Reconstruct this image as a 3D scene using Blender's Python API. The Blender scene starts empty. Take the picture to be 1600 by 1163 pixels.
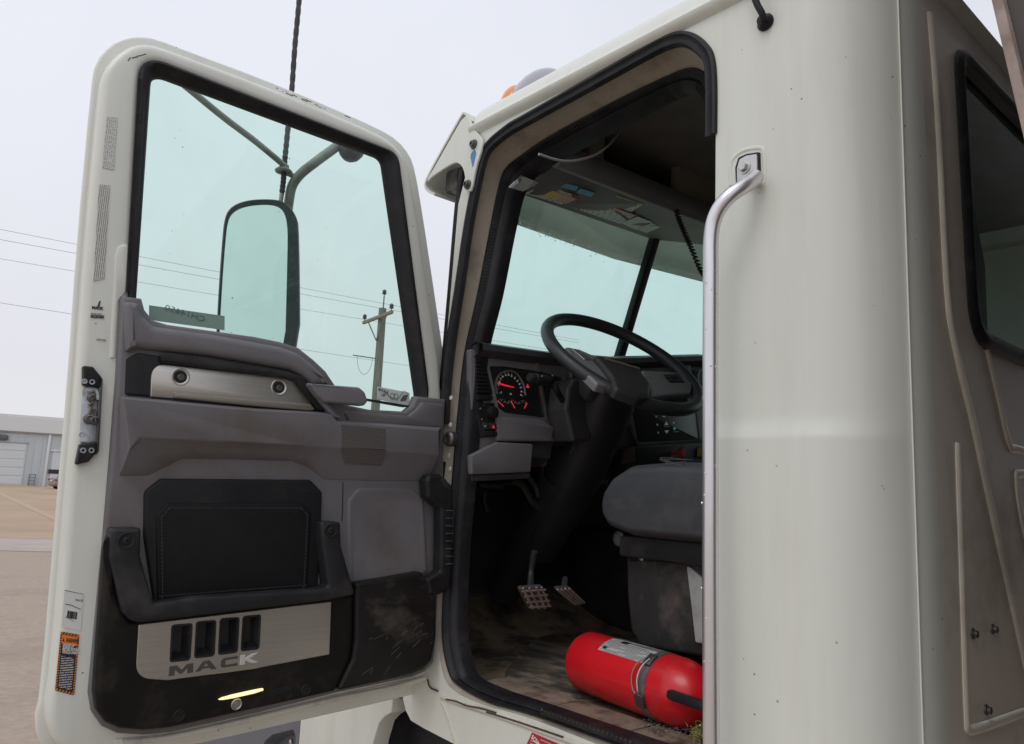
import bpy, bmesh, math, random
from mathutils import Vector as V, Matrix
from mathutils.geometry import tessellate_polygon
random.seed(7)
sc = bpy.context.scene
COL = sc.collection
PI = math.pi

# ------------------------------------------------------------------ camera
CAM = V((-1.2, 0.0, 1.7))
_yaw, _pit, _rol, FPX = math.radians(40.8), math.radians(8.8), math.radians(2.64), 1208.0
_f = V((math.sin(_yaw)*math.cos(_pit), math.cos(_yaw)*math.cos(_pit), math.sin(_pit)))
_r0 = V((math.cos(_yaw), -math.sin(_yaw), 0)); _u0 = _r0.cross(_f)
_r = _r0*math.cos(_rol)+_u0*math.sin(_rol); _u = _u0*math.cos(_rol)-_r0*math.sin(_rol)
cd = bpy.data.cameras.new('camera'); cam = bpy.data.objects.new('camera', cd); COL.objects.link(cam)
cd.sensor_width = 36.0; cd.lens = 36.0*FPX/1600.0; cd.clip_start = 0.02; cd.clip_end = 2000
cam.matrix_world = Matrix(((_r.x, _u.x, -_f.x, CAM.x), (_r.y, _u.y, -_f.y, CAM.y), (_r.z, _u.z, -_f.z, CAM.z), (0, 0, 0, 1)))
sc.camera = cam

# ------------------------------------------------------------------ sky, sun, exposure
SUN_EL, SUN_AZ = math.radians(54), math.radians(262)      # azimuth clockwise from +Y
w = bpy.data.worlds.new("World"); sc.world = w; w.use_nodes = True
nt = w.node_tree; nt.nodes.clear()
def wn(t): return nt.nodes.new(t)
sky = wn('ShaderNodeTexSky'); sky.sky_type = 'NISHITA'; sky.sun_disc = False
sky.sun_elevation = SUN_EL; sky.sun_rotation = SUN_AZ; sky.dust_density = 5
b1 = wn('ShaderNodeBackground'); b1.inputs[1].default_value = 0.08
nt.links.new(sky.outputs[0], b1.inputs[0])
tc = wn('ShaderNodeTexCoord'); sp = wn('ShaderNodeSeparateXYZ'); nt.links.new(tc.outputs['Generated'], sp.inputs[0])
cr = wn('ShaderNodeValToRGB'); nt.links.new(sp.outputs[2], cr.inputs[0])
cr.color_ramp.elements[0].position = 0.0; cr.color_ramp.elements[0].color = (0.86, 0.86, 0.875, 1)
cr.color_ramp.elements[1].position = 0.55; cr.color_ramp.elements[1].color = (0.86, 0.885, 0.965, 1)
e = cr.color_ramp.elements.new(0.12); e.color = (0.815, 0.82, 0.88, 1)
nz = wn('ShaderNodeTexNoise'); nz.inputs['Scale'].default_value = 1.6; nz.inputs['Detail'].default_value = 4
nt.links.new(tc.outputs['Generated'], nz.inputs['Vector'])
mr = wn('ShaderNodeMapRange'); mr.inputs[1].default_value = .3; mr.inputs[2].default_value = .7; mr.inputs[3].default_value = 0.935; mr.inputs[4].default_value = 1.05
nt.links.new(nz.outputs[0], mr.inputs[0])
mx = wn('ShaderNodeVectorMath'); mx.operation = 'SCALE'
nt.links.new(cr.outputs[0], mx.inputs[0]); nt.links.new(mr.outputs[0], mx.inputs['Scale'])
b2 = wn('ShaderNodeBackground'); b2.inputs[1].default_value = 1.0; nt.links.new(mx.outputs[0], b2.inputs[0])
ms = wn('ShaderNodeMixShader'); ms.inputs[0].default_value = 0.93
nt.links.new(b1.outputs[0], ms.inputs[1]); nt.links.new(b2.outputs[0], ms.inputs[2])
wo = wn('ShaderNodeOutputWorld'); nt.links.new(ms.outputs[0], wo.inputs[0])
sl = bpy.data.lights.new('sun', 'SUN'); sl.energy = 0.7; sl.angle = math.radians(28); sl.color = (1.0, 0.97, 0.93)
so = bpy.data.objects.new('sun', sl); COL.objects.link(so)
sd = V((math.sin(SUN_AZ)*math.cos(SUN_EL), math.cos(SUN_AZ)*math.cos(SUN_EL), math.sin(SUN_EL)))
so.rotation_euler = (-sd).to_track_quat('-Z', 'Y').to_euler(); so.location = (-6, -4, 8)
vs = sc.view_settings; vs.view_transform = 'Standard'; vs.look = 'None'; vs.exposure = 0.0; vs.gamma = 1.0; vs.use_curve_mapping = False
sc.cycles.max_bounces = 10; sc.cycles.transparent_max_bounces = 16

# ------------------------------------------------------------------ helpers
def ray(px, py): return _f + _r*((px-800)/FPX) - _u*((py-581.5)/FPX)
def hit(px, py, n, o):
    d = ray(px, py); n = V(n); o = V(o)
    return CAM + d*(n.dot(o-CAM)/n.dot(d))
class Fr:
    """a flat working frame: origin, two axes in the plane, outward normal"""
    def __init__(s, o, e1, e2, n):
        s.o, s.e1, s.e2, s.n = V(o), V(e1).normalized(), V(e2).normalized(), V(n).normalized()
    def q(s, px, py, off=0):
        P = hit(px, py, s.n, s.o+s.n*off)-s.o
        return (P.dot(s.e1), P.dot(s.e2))
    def qs(s, L, off=0): return [s.q(a, b, off) for a, b in L]
    def P(s, p, off=0): return s.o+s.e1*p[0]+s.e2*p[1]+s.n*off
    def w(s, px, py, off=0): return hit(px, py, s.n, s.o+s.n*off)
HINGE = V((0, 1.66, 0)); _a = math.radians(93)
_dd = V((-math.sin(_a), -math.cos(_a), 0))
FD = Fr(HINGE, _dd, (0, 0, 1), (-_dd.y, _dd.x, 0))   # the open door, facing back
FS = Fr((0, 0, 0), (0, 1, 0), (0, 0, 1), (-1, 0, 0))       # cab side
FA = Fr((0, 1.62, 0), (1, 0, 0), (0, 0, 1), (0, -1, 0))    # dashboard face
YR = 0.50
FR = Fr((0, YR, 0), (1, 0, 0), (0, 0, 1), (0, -1, 0))      # cab rear wall
ZF = 1.22
FF = Fr((0, 0, ZF), (1, 0, 0), (0, 1, 0), (0, 0, 1))       # cab floor
_hb = V((0.828, 0, 0.128)).normalized()
FH = Fr((0.101, 1.542, 2.511), _hb, (0, 1, 0), _hb.cross(V((0, 1, 0)))*-1)   # header underside

WL = {}
def root_of(o): return WL.get(o.name, V((0, 0, 0)))
def tag(o, label=None, cat=None, group=None, kind=None):
    if label: o['label'] = label
    if cat: o['category'] = cat
    if group: o['group'] = group
    if kind: o['kind'] = kind
    return o
def empty(name, loc, label, cat, group=None):
    o = bpy.data.objects.new(name, None); COL.objects.link(o); o.location = loc; o.empty_display_size = 0.1
    WL[o.name] = V(loc); return tag(o, label, cat, group)
def fin(bm, name, mat, parent=None, smooth=32, recalc=True, kind=None, label=None):
    bmesh.ops.remove_doubles(bm, verts=bm.verts, dist=1e-5)
    if recalc: bmesh.ops.recalc_face_normals(bm, faces=bm.faces)
    th = math.radians(smooth)
    for ed in bm.edges:
        if len(ed.link_faces) == 2: ed.smooth = ed.calc_face_angle(0) < th
    for fc in bm.faces: fc.smooth = True
    if bm.verts:
        lo = V([min(v.co[i] for v in bm.verts) for i in range(3)]); hi = V([max(v.co[i] for v in bm.verts) for i in range(3)])
        c = (lo+hi)/2
    else: c = V((0, 0, 0))
    for v in bm.verts: v.co -= c
    me = bpy.data.meshes.new(name); bm.to_mesh(me); bm.free()
    o = bpy.data.objects.new(name, me); COL.objects.link(o); o.data.materials.append(mat)
    place(o, c, parent)
    return tag(o, label=label, kind=kind)
def place(o, c, parent=None):
    if parent is not None:
        o.parent = parent; o.location = c-root_of(parent)
    else: o.location = c
    WL[o.name] = V(c)
def area2(p): return sum(p[i][0]*p[(i+1) % len(p)][1]-p[(i+1) % len(p)][0]*p[i][1] for i in range(len(p)))/2
def inset(p, d):
    s = 1 if area2(p) > 0 else -1; n = len(p); out = []
    for i in range(n):
        a, b, c = V(p[i-1]), V(p[i]), V(p[(i+1) % n])
        d1 = (b-a); d2 = (c-b)
        if d1.length < 1e-7 or d2.length < 1e-7: out.append(tuple(b)); continue
        d1.normalize(); d2.normalize()
        n1 = V((-d1.y, d1.x))*s; n2 = V((-d2.y, d2.x))*s
        m = n1+n2
        if m.length < 1e-4: out.append(tuple(b+n1*d)); continue
        k = min(1/max(0.3, (1+n1.dot(n2))/2), 2.2)
        out.append(tuple(b+m*0.5*d*k))
    return out
def rnd(p, r, seg=5):
    """round the corners of a polygon; r: one radius or one for each corner"""
    n = len(p); out = []
    for i in range(n):
        ri = r[i] if isinstance(r, (list, tuple)) else r
        a, b, c = V(p[i-1]), V(p[i]), V(p[(i+1) % n])
        u, v = (a-b), (c-b); lu, lv = u.length, v.length
        if ri <= 0 or lu < 1e-6 or lv < 1e-6: out += [tuple(b)]*1; continue
        u /= lu; v /= lv
        ang = math.acos(max(-1, min(1, u.dot(v))))
        if ang > PI-0.05: out.append(tuple(b)); continue
        t = min(ri/math.tan(ang/2), lu*0.48, lv*0.48)
        A, B = b+u*t, b+v*t
        for k in range(seg+1):
            s = k/seg
            out.append(tuple(A*(1-s)**2+b*2*s*(1-s)+B*s*s))
    return out
def smoothp(p, it=1):
    for _ in range(it):
        q = []
        for i in range(len(p)):
            a, b = V(p[i]), V(p[(i+1) % len(p)])
            q += [tuple(a*.75+b*.25), tuple(a*.25+b*.75)]
        p = q
    return p
def fillpoly(bm, L):
    for t in tessellate_polygon([[v.co for v in L]]):
        try: bm.faces.new([L[i] for i in t])
        except ValueError: pass
def loft(bm, loops, cap0=False, cap1=False, closed=True):
    R = [[bm.verts.new(p) for p in L] for L in loops]
    n = len(R[0])
    for a, b in zip(R[:-1], R[1:]):
        for i in range(n if closed else n-1):
            j = (i+1) % n
            try: bm.faces.new((a[i], a[j], b[j], b[i]))
            except ValueError: pass
    for c, L in ((cap0, R[0]), (cap1, R[-1])):
        if c: fillpoly(bm, L)
    return R
def slab(bm, fr, pts, o0, o1, ch=0.003, st=2, holes=(), back=False):
    """a plate on a frame, from depth o0 to o1, its front edge rounded by ch, holes cut through"""
    Ls = [[fr.P(p, o0) for p in pts]]
    for k in range(st+1):
        t = k/st*PI/2 if st else 0
        Ls.append([fr.P(p, o1-ch*(1-math.sin(t))) for p in inset(pts, ch*(1-math.cos(t)))])
    if not holes:
        loft(bm, Ls, cap0=back, cap1=True); return
    R = loft(bm, Ls)
    ed = []
    def ring(L): return [bm.edges.get((L[i], L[(i+1) % len(L)])) for i in range(len(L))]
    ed += ring(R[-1]); bk = ring(R[0])
    for h in holes:
        H = [[fr.P(p, o1) for p in inset(h, -ch)]]
        for k in range(1, st+1):
            t = k/st*PI/2
            H.append([fr.P(p, o1-ch*(1-math.cos(t))) for p in inset(h, -ch*(1-math.sin(t)))])
        H.append([fr.P(p, o0) for p in h])
        RH = loft(bm, H); ed += ring(RH[0]); bk += ring(RH[-1])
    bmesh.ops.triangle_fill(bm, edges=[x for x in ed if x], use_beauty=True)
    if back: bmesh.ops.triangle_fill(bm, edges=[x for x in bk if x], use_beauty=True)
def plate(name, fr, pts, o0, o1, mat, parent, ch=0.003, st=2, holes=(), back=False, **k):
    bm = bmesh.new(); slab(bm, fr, pts, o0, o1, ch, st, holes, back); return fin(bm, name, mat, parent, **k)
def pplate(name, fr, px, o0, o1, mat, parent, r=0.0, seg=5, **k):
    return plate(name, fr, rnd(fr.qs(px, o1), r, seg), o0, o1, mat, parent, **k)
def cat(pts, n=8, closed=False):
    P = [V(p) for p in pts]; out = []
    m = len(P)
    for i in range(m if closed else m-1):
        p1, p2 = P[i], P[(i+1) % m]
        p0 = P[i-1] if (i > 0 or closed) else p1*2-p2
        p3 = P[(i+2) % m] if (i+2 < m or closed) else p2*2-p1
        for k in range(n):
            t = k/n
            out.append(0.5*((2*p1)+(p2-p0)*t+(2*p0-5*p1+4*p2-p3)*t*t+(3*p1-p0-3*p2+p3)*t**3))
    if not closed: out.append(P[-1])
    return out
def sweep(bm, path, r, seg=10, closed=False, caps=True, flat=None):
    """tube along a path; r a number or a list; flat=(axis, factor) squashes it"""
    n = len(path); loops = []
    up = None
    for i in range(n):
        a = path[i-1] if (i > 0 or closed) else path[i]
        b = path[(i+1) % n] if (i < n-1 or closed) else path[i]
        t = (b-a).normalized()
        if up is None:
            up = t.orthogonal().normalized()
        up = (up-t*up.dot(t))
        up = up.normalized() if up.length > 1e-6 else t.orthogonal().normalized()
        s = t.cross(up); ri = r[i] if isinstance(r, (list, tuple)) else r
        L = []
        for k in range(seg):
            v = (up*math.cos(2*PI*k/seg)+s*math.sin(2*PI*k/seg))*ri
            if flat: v -= flat[0]*v.dot(flat[0])*(1-flat[1])
            L.append(path[i]+v)
        loops.append(L)
    if closed: loops.append(loops[0])
    loft(bm, loops, cap0=caps and not closed, cap1=caps and not closed)
def tube(name, pts, r, mat, parent=None, seg=10, n=8, closed=False, smooth=True, flat=None, **k):
    bm = bmesh.new(); path = cat(pts, n, closed) if smooth else [V(p) for p in pts]
    if isinstance(r, (list, tuple)) and len(r) != len(path):
        m = len(r); r = [r[min(m-1, int(i/(len(path)-1)*(m-1)))]*(1-(i/(len(path)-1)*(m-1)) % 1)+r[min(m-1, int(i/(len(path)-1)*(m-1))+1)]*((i/(len(path)-1)*(m-1)) % 1) for i in range(len(path))]
    sweep(bm, path, r, seg, closed, flat=flat); return fin(bm, name, mat, parent, smooth=50, **k)
def lathe(bm, o, ax, prof, seg=20, a0=0, a1=2*PI, ref=None):
    """profile [(radius, height)] turned about the axis ax at o"""
    ax = V(ax).normalized(); u = (V(ref)-ax*V(ref).dot(ax)).normalized() if ref else ax.orthogonal().normalized(); v = ax.cross(u)
    full = abs(a1-a0-2*PI) < 1e-6
    loops = []
    for r, h in prof:
        loops.append([V(o)+ax*h+(u*math.cos(a0+(a1-a0)*k/seg)+v*math.sin(a0+(a1-a0)*k/seg))*max(r, 1e-5) for k in range(seg if full else seg+1)])
    loft(bm, loops, closed=full)
def turned(name, o, ax, prof, mat, parent=None, seg=20, a0=0, a1=2*PI, ref=None, **k):
    bm = bmesh.new(); lathe(bm, o, ax, prof, seg, a0, a1, ref); return fin(bm, name, mat, parent, **k)
def box(bm, c, sx, sy, sz, ex=(1, 0, 0), ey=(0, 1, 0), ez=(0, 0, 1), bev=0.0):
    c = V(c); ex, ey, ez = V(ex), V(ey), V(ez)
    vs_ = [bm.verts.new(c+ex*(sx/2*i)+ey*(sy/2*j)+ez*(sz/2*k)) for k in (-1, 1) for j in (-1, 1) for i in (-1, 1)]
    fs = []
    for q in ((0, 1, 3, 2), (4, 6, 7, 5), (0, 4, 5, 1), (2, 3, 7, 6), (0, 2, 6, 4), (1, 5, 7, 3)):
        fs.append(bm.faces.new([vs_[i] for i in q]))
    if bev:
        es = list({e for f in fs for e in f.edges})
        bmesh.ops.bevel(bm, geom=es, offset=bev, segments=2, affect='EDGES', profile=0.5)
def boxo(name, c, s, mat, parent=None, bev=0.003, ex=(1, 0, 0), ey=(0, 1, 0), ez=(0, 0, 1), **k):
    bm = bmesh.new(); box(bm, c, s[0], s[1], s[2], ex, ey, ez, bev); return fin(bm, name, mat, parent, **k)
def screw(name, fr, px, py, off, r, mat, mat2, parent, deep=0.004):
    """a recessed washer ring with a socket screw in it"""
    o = fr.w(px, py, off)
    a = turned(name, o, fr.n, [(r, -0.001), (r, .0012), (r*.9, .002), (r*.72, .0016), (r*.66, -deep*.2), (r*.55, -.0002), (0, -.0002)], mat, parent, seg=18)
    return a
def text(name, body, fr, px, py, off, size, mat, parent, ang=0.0, sx=1.0, bold=0.0, ext=0.0004, align='LEFT', shear=0.0, flip=False):
    cu = bpy.data.curves.new(name, 'FONT'); cu.body = body; cu.size = size; cu.extrude = ext; cu.offset = bold
    cu.align_x = align; cu.shear = shear; cu.resolution_u = 2; cu.space_line = 0.9
    tmp = bpy.data.objects.new('tmp', cu); COL.objects.link(tmp)
    bpy.context.view_layer.update()
    me = bpy.data.meshes.new_from_object(tmp); bpy.data.objects.remove(tmp)
    o0 = fr.w(px, py, off)
    # screen-right direction along the frame as the viewer reads it
    ex = fr.e1 if fr.e1.dot(_r) > 0 else -fr.e1
    ey = fr.e2 if fr.e2.dot(_u) > 0 else -fr.e2
    c, s = math.cos(ang), math.sin(ang)
    X = ex*c+ey*s; Y = ey*c-ex*s
    if flip: X = -X
    pts = [o0+X*(v.co.x*sx)+Y*v.co.y+fr.n*v.co.z for v in me.vertices]
    cc = sum(pts, V((0, 0, 0)))/max(1, len(pts))
    for v, p in zip(me.vertices, pts): v.co = p-cc
    me.name = name
    o = bpy.data.objects.new(name, me); COL.objects.link(o); me.materials.clear(); me.materials.append(mat)
    place(o, cc, parent); return o

# ------------------------------------------------------------------ materials
def mat(name, col=(.5, .5, .5), rough=0.5, metal=0.0, var=0.12, vs_=6.0, bump=0.0, bs=300.0, dirt=None, dscale=3.0, damt=0.5, coat=0.0, spec=0.5, speck=0.0, stretch=None, dlo=0.5, dhi=0.75):
    m = bpy.data.materials.new(name); m.use_nodes = True; t = m.node_tree; L = t.links
    p = t.nodes['Principled BSDF']; N = t.nodes.new
    p.inputs['Roughness'].default_value = rough; p.inputs['Metallic'].default_value = metal
    p.inputs['Coat Weight'].default_value = coat; p.inputs['Coat Roughness'].default_value = 0.12
    p.inputs['Specular IOR Level'].default_value = spec
    g = N('ShaderNodeNewGeometry'); vec = g.outputs['Position']
    if stretch:
        mp = N('ShaderNodeMapping'); mp.inputs['Scale'].default_value = stretch; L.new(vec, mp.inputs[0]); vec = mp.outputs[0]
    n1 = N('ShaderNodeTexNoise'); n1.inputs['Scale'].default_value = vs_; n1.inputs['Detail'].default_value = 6; L.new(vec, n1.inputs['Vector'])
    r = N('ShaderNodeMapRange'); r.inputs[1].default_value = .3; r.inputs[2].default_value = .7; r.inputs[3].default_value = 1-var; r.inputs[4].default_value = 1+var; L.new(n1.outputs[0], r.inputs[0])
    s = N('ShaderNodeVectorMath'); s.operation = 'SCALE'; s.inputs[0].default_value = col; L.new(r.outputs[0], s.inputs['Scale'])
    out = s.outputs[0]
    if dirt:
        n2 = N('ShaderNodeTexNoise'); n2.inputs['Scale'].default_value = dscale; n2.inputs['Detail'].default_value = 9; n2.inputs['Roughness'].default_value = .65; L.new(vec, n2.inputs['Vector'])
        r2 = N('ShaderNodeMapRange'); r2.inputs[1].default_value = dlo; r2.inputs[2].default_value = dhi; r2.inputs[4].default_value = damt; L.new(n2.outputs[0], r2.inputs[0])
        mxx = N('ShaderNodeMix'); mxx.data_type = 'RGBA'; L.new(r2.outputs[0], mxx.inputs[0]); L.new(out, mxx.inputs[6]); mxx.inputs[7].default_value = (*dirt, 1); out = mxx.outputs[2]
        rr = N('ShaderNodeMapRange'); rr.inputs[3].default_value = rough; rr.inputs[4].default_value = min(1, rough+.35); L.new(r2.outputs[0], rr.inputs[0]); L.new(rr.outputs[0], p.inputs['Roughness'])
    if speck:
        vo = N('ShaderNodeTexVoronoi'); vo.inputs['Scale'].default_value = 34; L.new(g.outputs['Position'], vo.inputs['Vector'])
        r3 = N('ShaderNodeMapRange'); r3.inputs[1].default_value = .05; r3.inputs[2].default_value = .08; r3.inputs[3].default_value = speck; r3.inputs[4].default_value = 0; L.new(vo.outputs['Distance'], r3.inputs[0])
        n4 = N('ShaderNodeTexNoise'); n4.inputs['Scale'].default_value = 9; L.new(g.outputs['Position'], n4.inputs['Vector'])
        r4 = N('ShaderNodeMapRange'); r4.inputs[1].default_value = .52; r4.inputs[2].default_value = .6; L.new(n4.outputs[0], r4.inputs[0])
        mu = N('ShaderNodeMath'); mu.operation = 'MULTIPLY'; L.new(r3.outputs[0], mu.inputs[0]); L.new(r4.outputs[0], mu.inputs[1])
        m3 = N('ShaderNodeMix'); m3.data_type = 'RGBA'; L.new(mu.outputs[0], m3.inputs[0]); L.new(out, m3.inputs[6]); m3.inputs[7].default_value = (.12, .09, .06, 1); out = m3.outputs[2]
    L.new(out, p.inputs['Base Color'])
    if bump:
        n3 = N('ShaderNodeTexNoise'); n3.inputs['Scale'].default_value = bs; n3.inputs['Detail'].default_value = 3; L.new(vec, n3.inputs['Vector'])
        b = N('ShaderNodeBump'); b.inputs['Strength'].default_value = bump; b.inputs['Distance'].default_value = .002; L.new(n3.outputs[0], b.inputs['Height']); L.new(b.outputs[0], p.inputs['Normal'])
    return m
def glass(name, tint, rough=0.0, fres=1.45, dirty=0.06):
    m = bpy.data.materials.new(name); m.use_nodes = True; t = m.node_tree; L = t.links; t.nodes.clear(); N = t.nodes.new
    tr = N('ShaderNodeBsdfTransparent'); tr.inputs[0].default_value = (*tint, 1)
    gl = N('ShaderNodeBsdfGlossy'); gl.inputs['Roughness'].default_value = rough
    fr = N('ShaderNodeFresnel'); fr.inputs[0].default_value = fres
    a = N('ShaderNodeMixShader'); L.new(fr.outputs[0], a.inputs[0]); L.new(tr.outputs[0], a.inputs[1]); L.new(gl.outputs[0], a.inputs[2])
    df = N('ShaderNodeBsdfDiffuse'); df.inputs[0].default_value = (.45, .42, .38, 1)
    g = N('ShaderNodeNewGeometry'); n = N('ShaderNodeTexNoise'); n.inputs['Scale'].default_value = 9; n.inputs['Detail'].default_value = 8; L.new(g.outputs['Position'], n.inputs['Vector'])
    r = N('ShaderNodeMapRange'); r.inputs[1].default_value = .45; r.inputs[2].default_value = .8; r.inputs[4].default_value = dirty; L.new(n.outputs[0], r.inputs[0])
    b = N('ShaderNodeMixShader'); L.new(r.outputs[0], b.inputs[0]); L.new(a.outputs[0], b.inputs[1]); L.new(df.outputs[0], b.inputs[2])
    o = N('ShaderNodeOutputMaterial'); L.new(b.outputs[0], o.inputs[0]); return m
def emit(name, col, st):
    m = bpy.data.materials.new(name); m.use_nodes = True; p = m.node_tree.nodes['Principled BSDF']
    p.inputs['Base Color'].default_value = (*col, 1); p.inputs['Emission Color'].default_value = (*col, 1); p.inputs['Emission Strength'].default_value = st; return m
def print_mat(name, base, ink, sx, sz, cover=0.5, vert=False, rough=.5, alpha=1.0):
    """flat print: rows of broken dashes that read as small type"""
    m = bpy.data.materials.new(name); m.use_nodes = True; t = m.node_tree; L = t.links; p = t.nodes['Principled BSDF']; N = t.nodes.new
    p.inputs['Roughness'].default_value = rough
    tcx = N('ShaderNodeTexCoord'); mp = N('ShaderNodeMapping'); L.new(tcx.outputs['Generated'], mp.inputs[0])
    s = N('ShaderNodeSeparateXYZ'); L.new(mp.outputs[0], s.inputs[0])
    A, B = (2, 0) if vert else (0, 2)
    m1 = N('ShaderNodeMath'); m1.operation = 'MULTIPLY'; m1.inputs[1].default_value = sz; L.new(s.outputs[B], m1.inputs[0])
    fr = N('ShaderNodeMath'); fr.operation = 'FRACT'; L.new(m1.outputs[0], fr.inputs[0])
    g1 = N('ShaderNodeMath'); g1.operation = 'GREATER_THAN'; g1.inputs[1].default_value = .5; L.new(fr.outputs[0], g1.inputs[0])
    fl = N('ShaderNodeMath'); fl.operation = 'FLOOR'; L.new(m1.outputs[0], fl.inputs[0])
    m2 = N('ShaderNodeMath'); m2.operation = 'MULTIPLY'; m2.inputs[1].default_value = sx; L.new(s.outputs[A], m2.inputs[0])
    cb = N('ShaderNodeCombineXYZ'); L.new(m2.outputs[0], cb.inputs[0]); L.new(fl.outputs[0], cb.inputs[1])
    wn_ = N('ShaderNodeTexNoise'); wn_.inputs['Scale'].default_value = 1.0; wn_.inputs['Detail'].default_value = 2; L.new(cb.outputs[0], wn_.inputs['Vector'])
    g2 = N('ShaderNodeMath'); g2.operation = 'GREATER_THAN'; g2.inputs[1].default_value = 1-cover; L.new(wn_.outputs[0], g2.inputs[0])
    mu = N('ShaderNodeMath'); mu.operation = 'MULTIPLY'; L.new(g1.outputs[0], mu.inputs[0]); L.new(g2.outputs[0], mu.inputs[1])
    mxx = N('ShaderNodeMix'); mxx.data_type = 'RGBA'; L.new(mu.outputs[0], mxx.inputs[0]); mxx.inputs[6].default_value = (*base, 1); mxx.inputs[7].default_value = (*ink, 1)
    L.new(mxx.outputs[2], p.inputs['Base Color']); return m

PAINT = mat('cream_paint', (.735, .755, .69), .42, var=.03, vs_=2.0, coat=.22, stretch=(5, 5, .5), speck=.8, dirt=(.55, .53, .46), dscale=2.2, damt=.35)
PAINT_D = mat('grimy_cream_paint', (.66, .64, .56), .42, var=.06, vs_=5, dirt=(.20, .15, .10), dscale=9, damt=.75, speck=.9, dlo=.52, dhi=.72)
JAMB = mat('shaded_jamb_paint', (.46, .41, .34), .5, var=.08, vs_=6, dirt=(.15, .12, .09), dscale=8, damt=.7)  # the cab's white paint, darkened to beige for the shade in the jamb
REARP = mat('rear_wall_paint', (.84, .78, .68), .38, var=.04, vs_=4, dirt=(.24, .21, .17), dscale=4, damt=.55, speck=.5, coat=.2)
TRIM = mat('grey_trim_plastic', (.170, .163, .176), .55, var=.10, vs_=5, bump=.25, bs=900, dirt=(.115, .088, .062), dscale=4, damt=.85, dlo=.47, dhi=.72)
TRIM2 = mat('mid_grey_plastic', (.19, .185, .205), .5, var=.07, vs_=6, bump=.2, bs=900, dirt=(.13, .11, .09), dscale=6, damt=.5)
BLACKP = mat('black_plastic', spec=.22, col=(.018, .0185, .021), rough=.42, var=.2, vs_=9, bump=.2, bs=700, dirt=(.10, .09, .078), dscale=10, damt=.3)
SCUFF = mat('scuffed_black_plastic', spec=.22, col=(.016, .0155, .015), rough=.4, var=.25, vs_=8, bump=.25, bs=400, dirt=(.12, .105, .088), dscale=7, damt=.75, stretch=(1, 1, 1.6), dlo=.52, dhi=.74)
DIRTB = mat('dusty_black_plastic', spec=.22, col=(.010, .009, .008), rough=.55, var=.3, vs_=6, bump=.3, bs=300, dirt=(.065, .052, .04), dscale=12, damt=.55)
RUB = mat('black_rubber', (.013, .0125, .0155), .5, var=.25, vs_=20, bump=.5, bs=260, dirt=(.075, .065, .06), dscale=22, damt=.35, spec=.35)
FABR = mat('black_vinyl', (.0075, .0085, .010), .62, var=.2, vs_=30, bump=.4, bs=1400, spec=.3)
SEATM = mat('seat_vinyl', (.050, .054, .062), .55, var=.12, vs_=9, bump=.25, bs=1100, dirt=(.13, .13, .14), dscale=14, damt=.35)
ALU = mat('brushed_metal', (.56, .54, .50), .36, 1.0, var=.06, vs_=5, bump=.06, bs=200, stretch=(1, 1, 40), dirt=(.44, .41, .37), dscale=1.4, damt=.25)
TUBE = mat('aluminium_tube', (.78, .77, .79), .30, .85, var=.06, vs_=6, stretch=(10, 10, 1), bump=.05, bs=90)
STEEL = mat('steel', (.55, .54, .52), .32, 1.0, var=.12, vs_=30)
DSTEEL = mat('dark_steel', (.16, .155, .15), .42, .8, var=.2, vs_=40, dirt=(.09, .07, .05), dscale=40, damt=.6)
ZINC = mat('zinc', (.48, .52, .56), .42, .7, var=.15, vs_=40, dirt=(.10, .09, .08), dscale=30, damt=.7)
CHROME = mat('chrome', (.75, .75, .75), .08, 1.0, var=.03)
GLASS = glass('window_glass', (.75, .925, .85))
WGLASS = glass('windshield_glass', (.69, .925, .845), dirty=.05)
RGLASS = glass('rear_glass', (.60, .74, .70), fres=1.35, dirty=.06)
MIRR = mat('mirror_glass', (1.0, .94, .98), .03, 1.0, var=.02)
LINER = mat('headliner', (.16, .15, .135), .9, var=.12, vs_=12, bump=.3, bs=600)
HEADR = mat('header_plastic', (.145, .145, .148), .6, var=.1, vs_=9, bump=.2, bs=600)
DASH = mat('dash_plastic', (.17, .165, .175), .5, var=.1, vs_=8, bump=.25, bs=800, dirt=(.19, .18, .165), dscale=13, damt=.5)
DASHD = mat('dark_dash_plastic', (.045, .046, .052), .45, var=.15, vs_=9, bump=.2, bs=800, dirt=(.07, .065, .06), dscale=12, damt=.3)
FLOORM = mat('dirty_rubber_floor', (.25, .185, .125), .7, var=.4, vs_=9, bump=1.0, bs=45, dirt=(.045, .036, .03), dscale=7, damt=.95, dlo=.47, dhi=.60)
SILLM = mat('dusty_sill', (.27, .205, .155), .8, var=.22, vs_=18, bump=.8, bs=90, dirt=(.06, .045, .035), dscale=14, damt=.9, dlo=.5, dhi=.64)
MATM = mat('dirty_floor_mat', (.20, .16, .12), .7, var=.4, vs_=14, bump=1.0, bs=70, dirt=(.04, .034, .028), dscale=10, damt=.92, dlo=.45, dhi=.58, stretch=(1.5, .6, 1))
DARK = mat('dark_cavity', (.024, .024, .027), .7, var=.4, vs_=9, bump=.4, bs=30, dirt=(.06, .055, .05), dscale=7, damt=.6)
RED = mat('red_enamel', (.72, .012, .020), .34, var=.07, vs_=9, coat=.2, dirt=(.30, .07, .06), dscale=12, damt=.55, speck=.5, dlo=.56, dhi=.74)
ORANGE = mat('orange_print', (.85, .24, .03), .45, var=.04)
WHITE = mat('white_print', (.78, .78, .76), .5, var=.03)
INK = mat('black_ink', (.02, .02, .02), .5, var=.05)
GREYINK = mat('grey_ink', (.13, .13, .14), .5, var=.05)
CREAM = mat('ivory_plastic', (.55, .52, .42), .5, var=.05)

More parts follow.
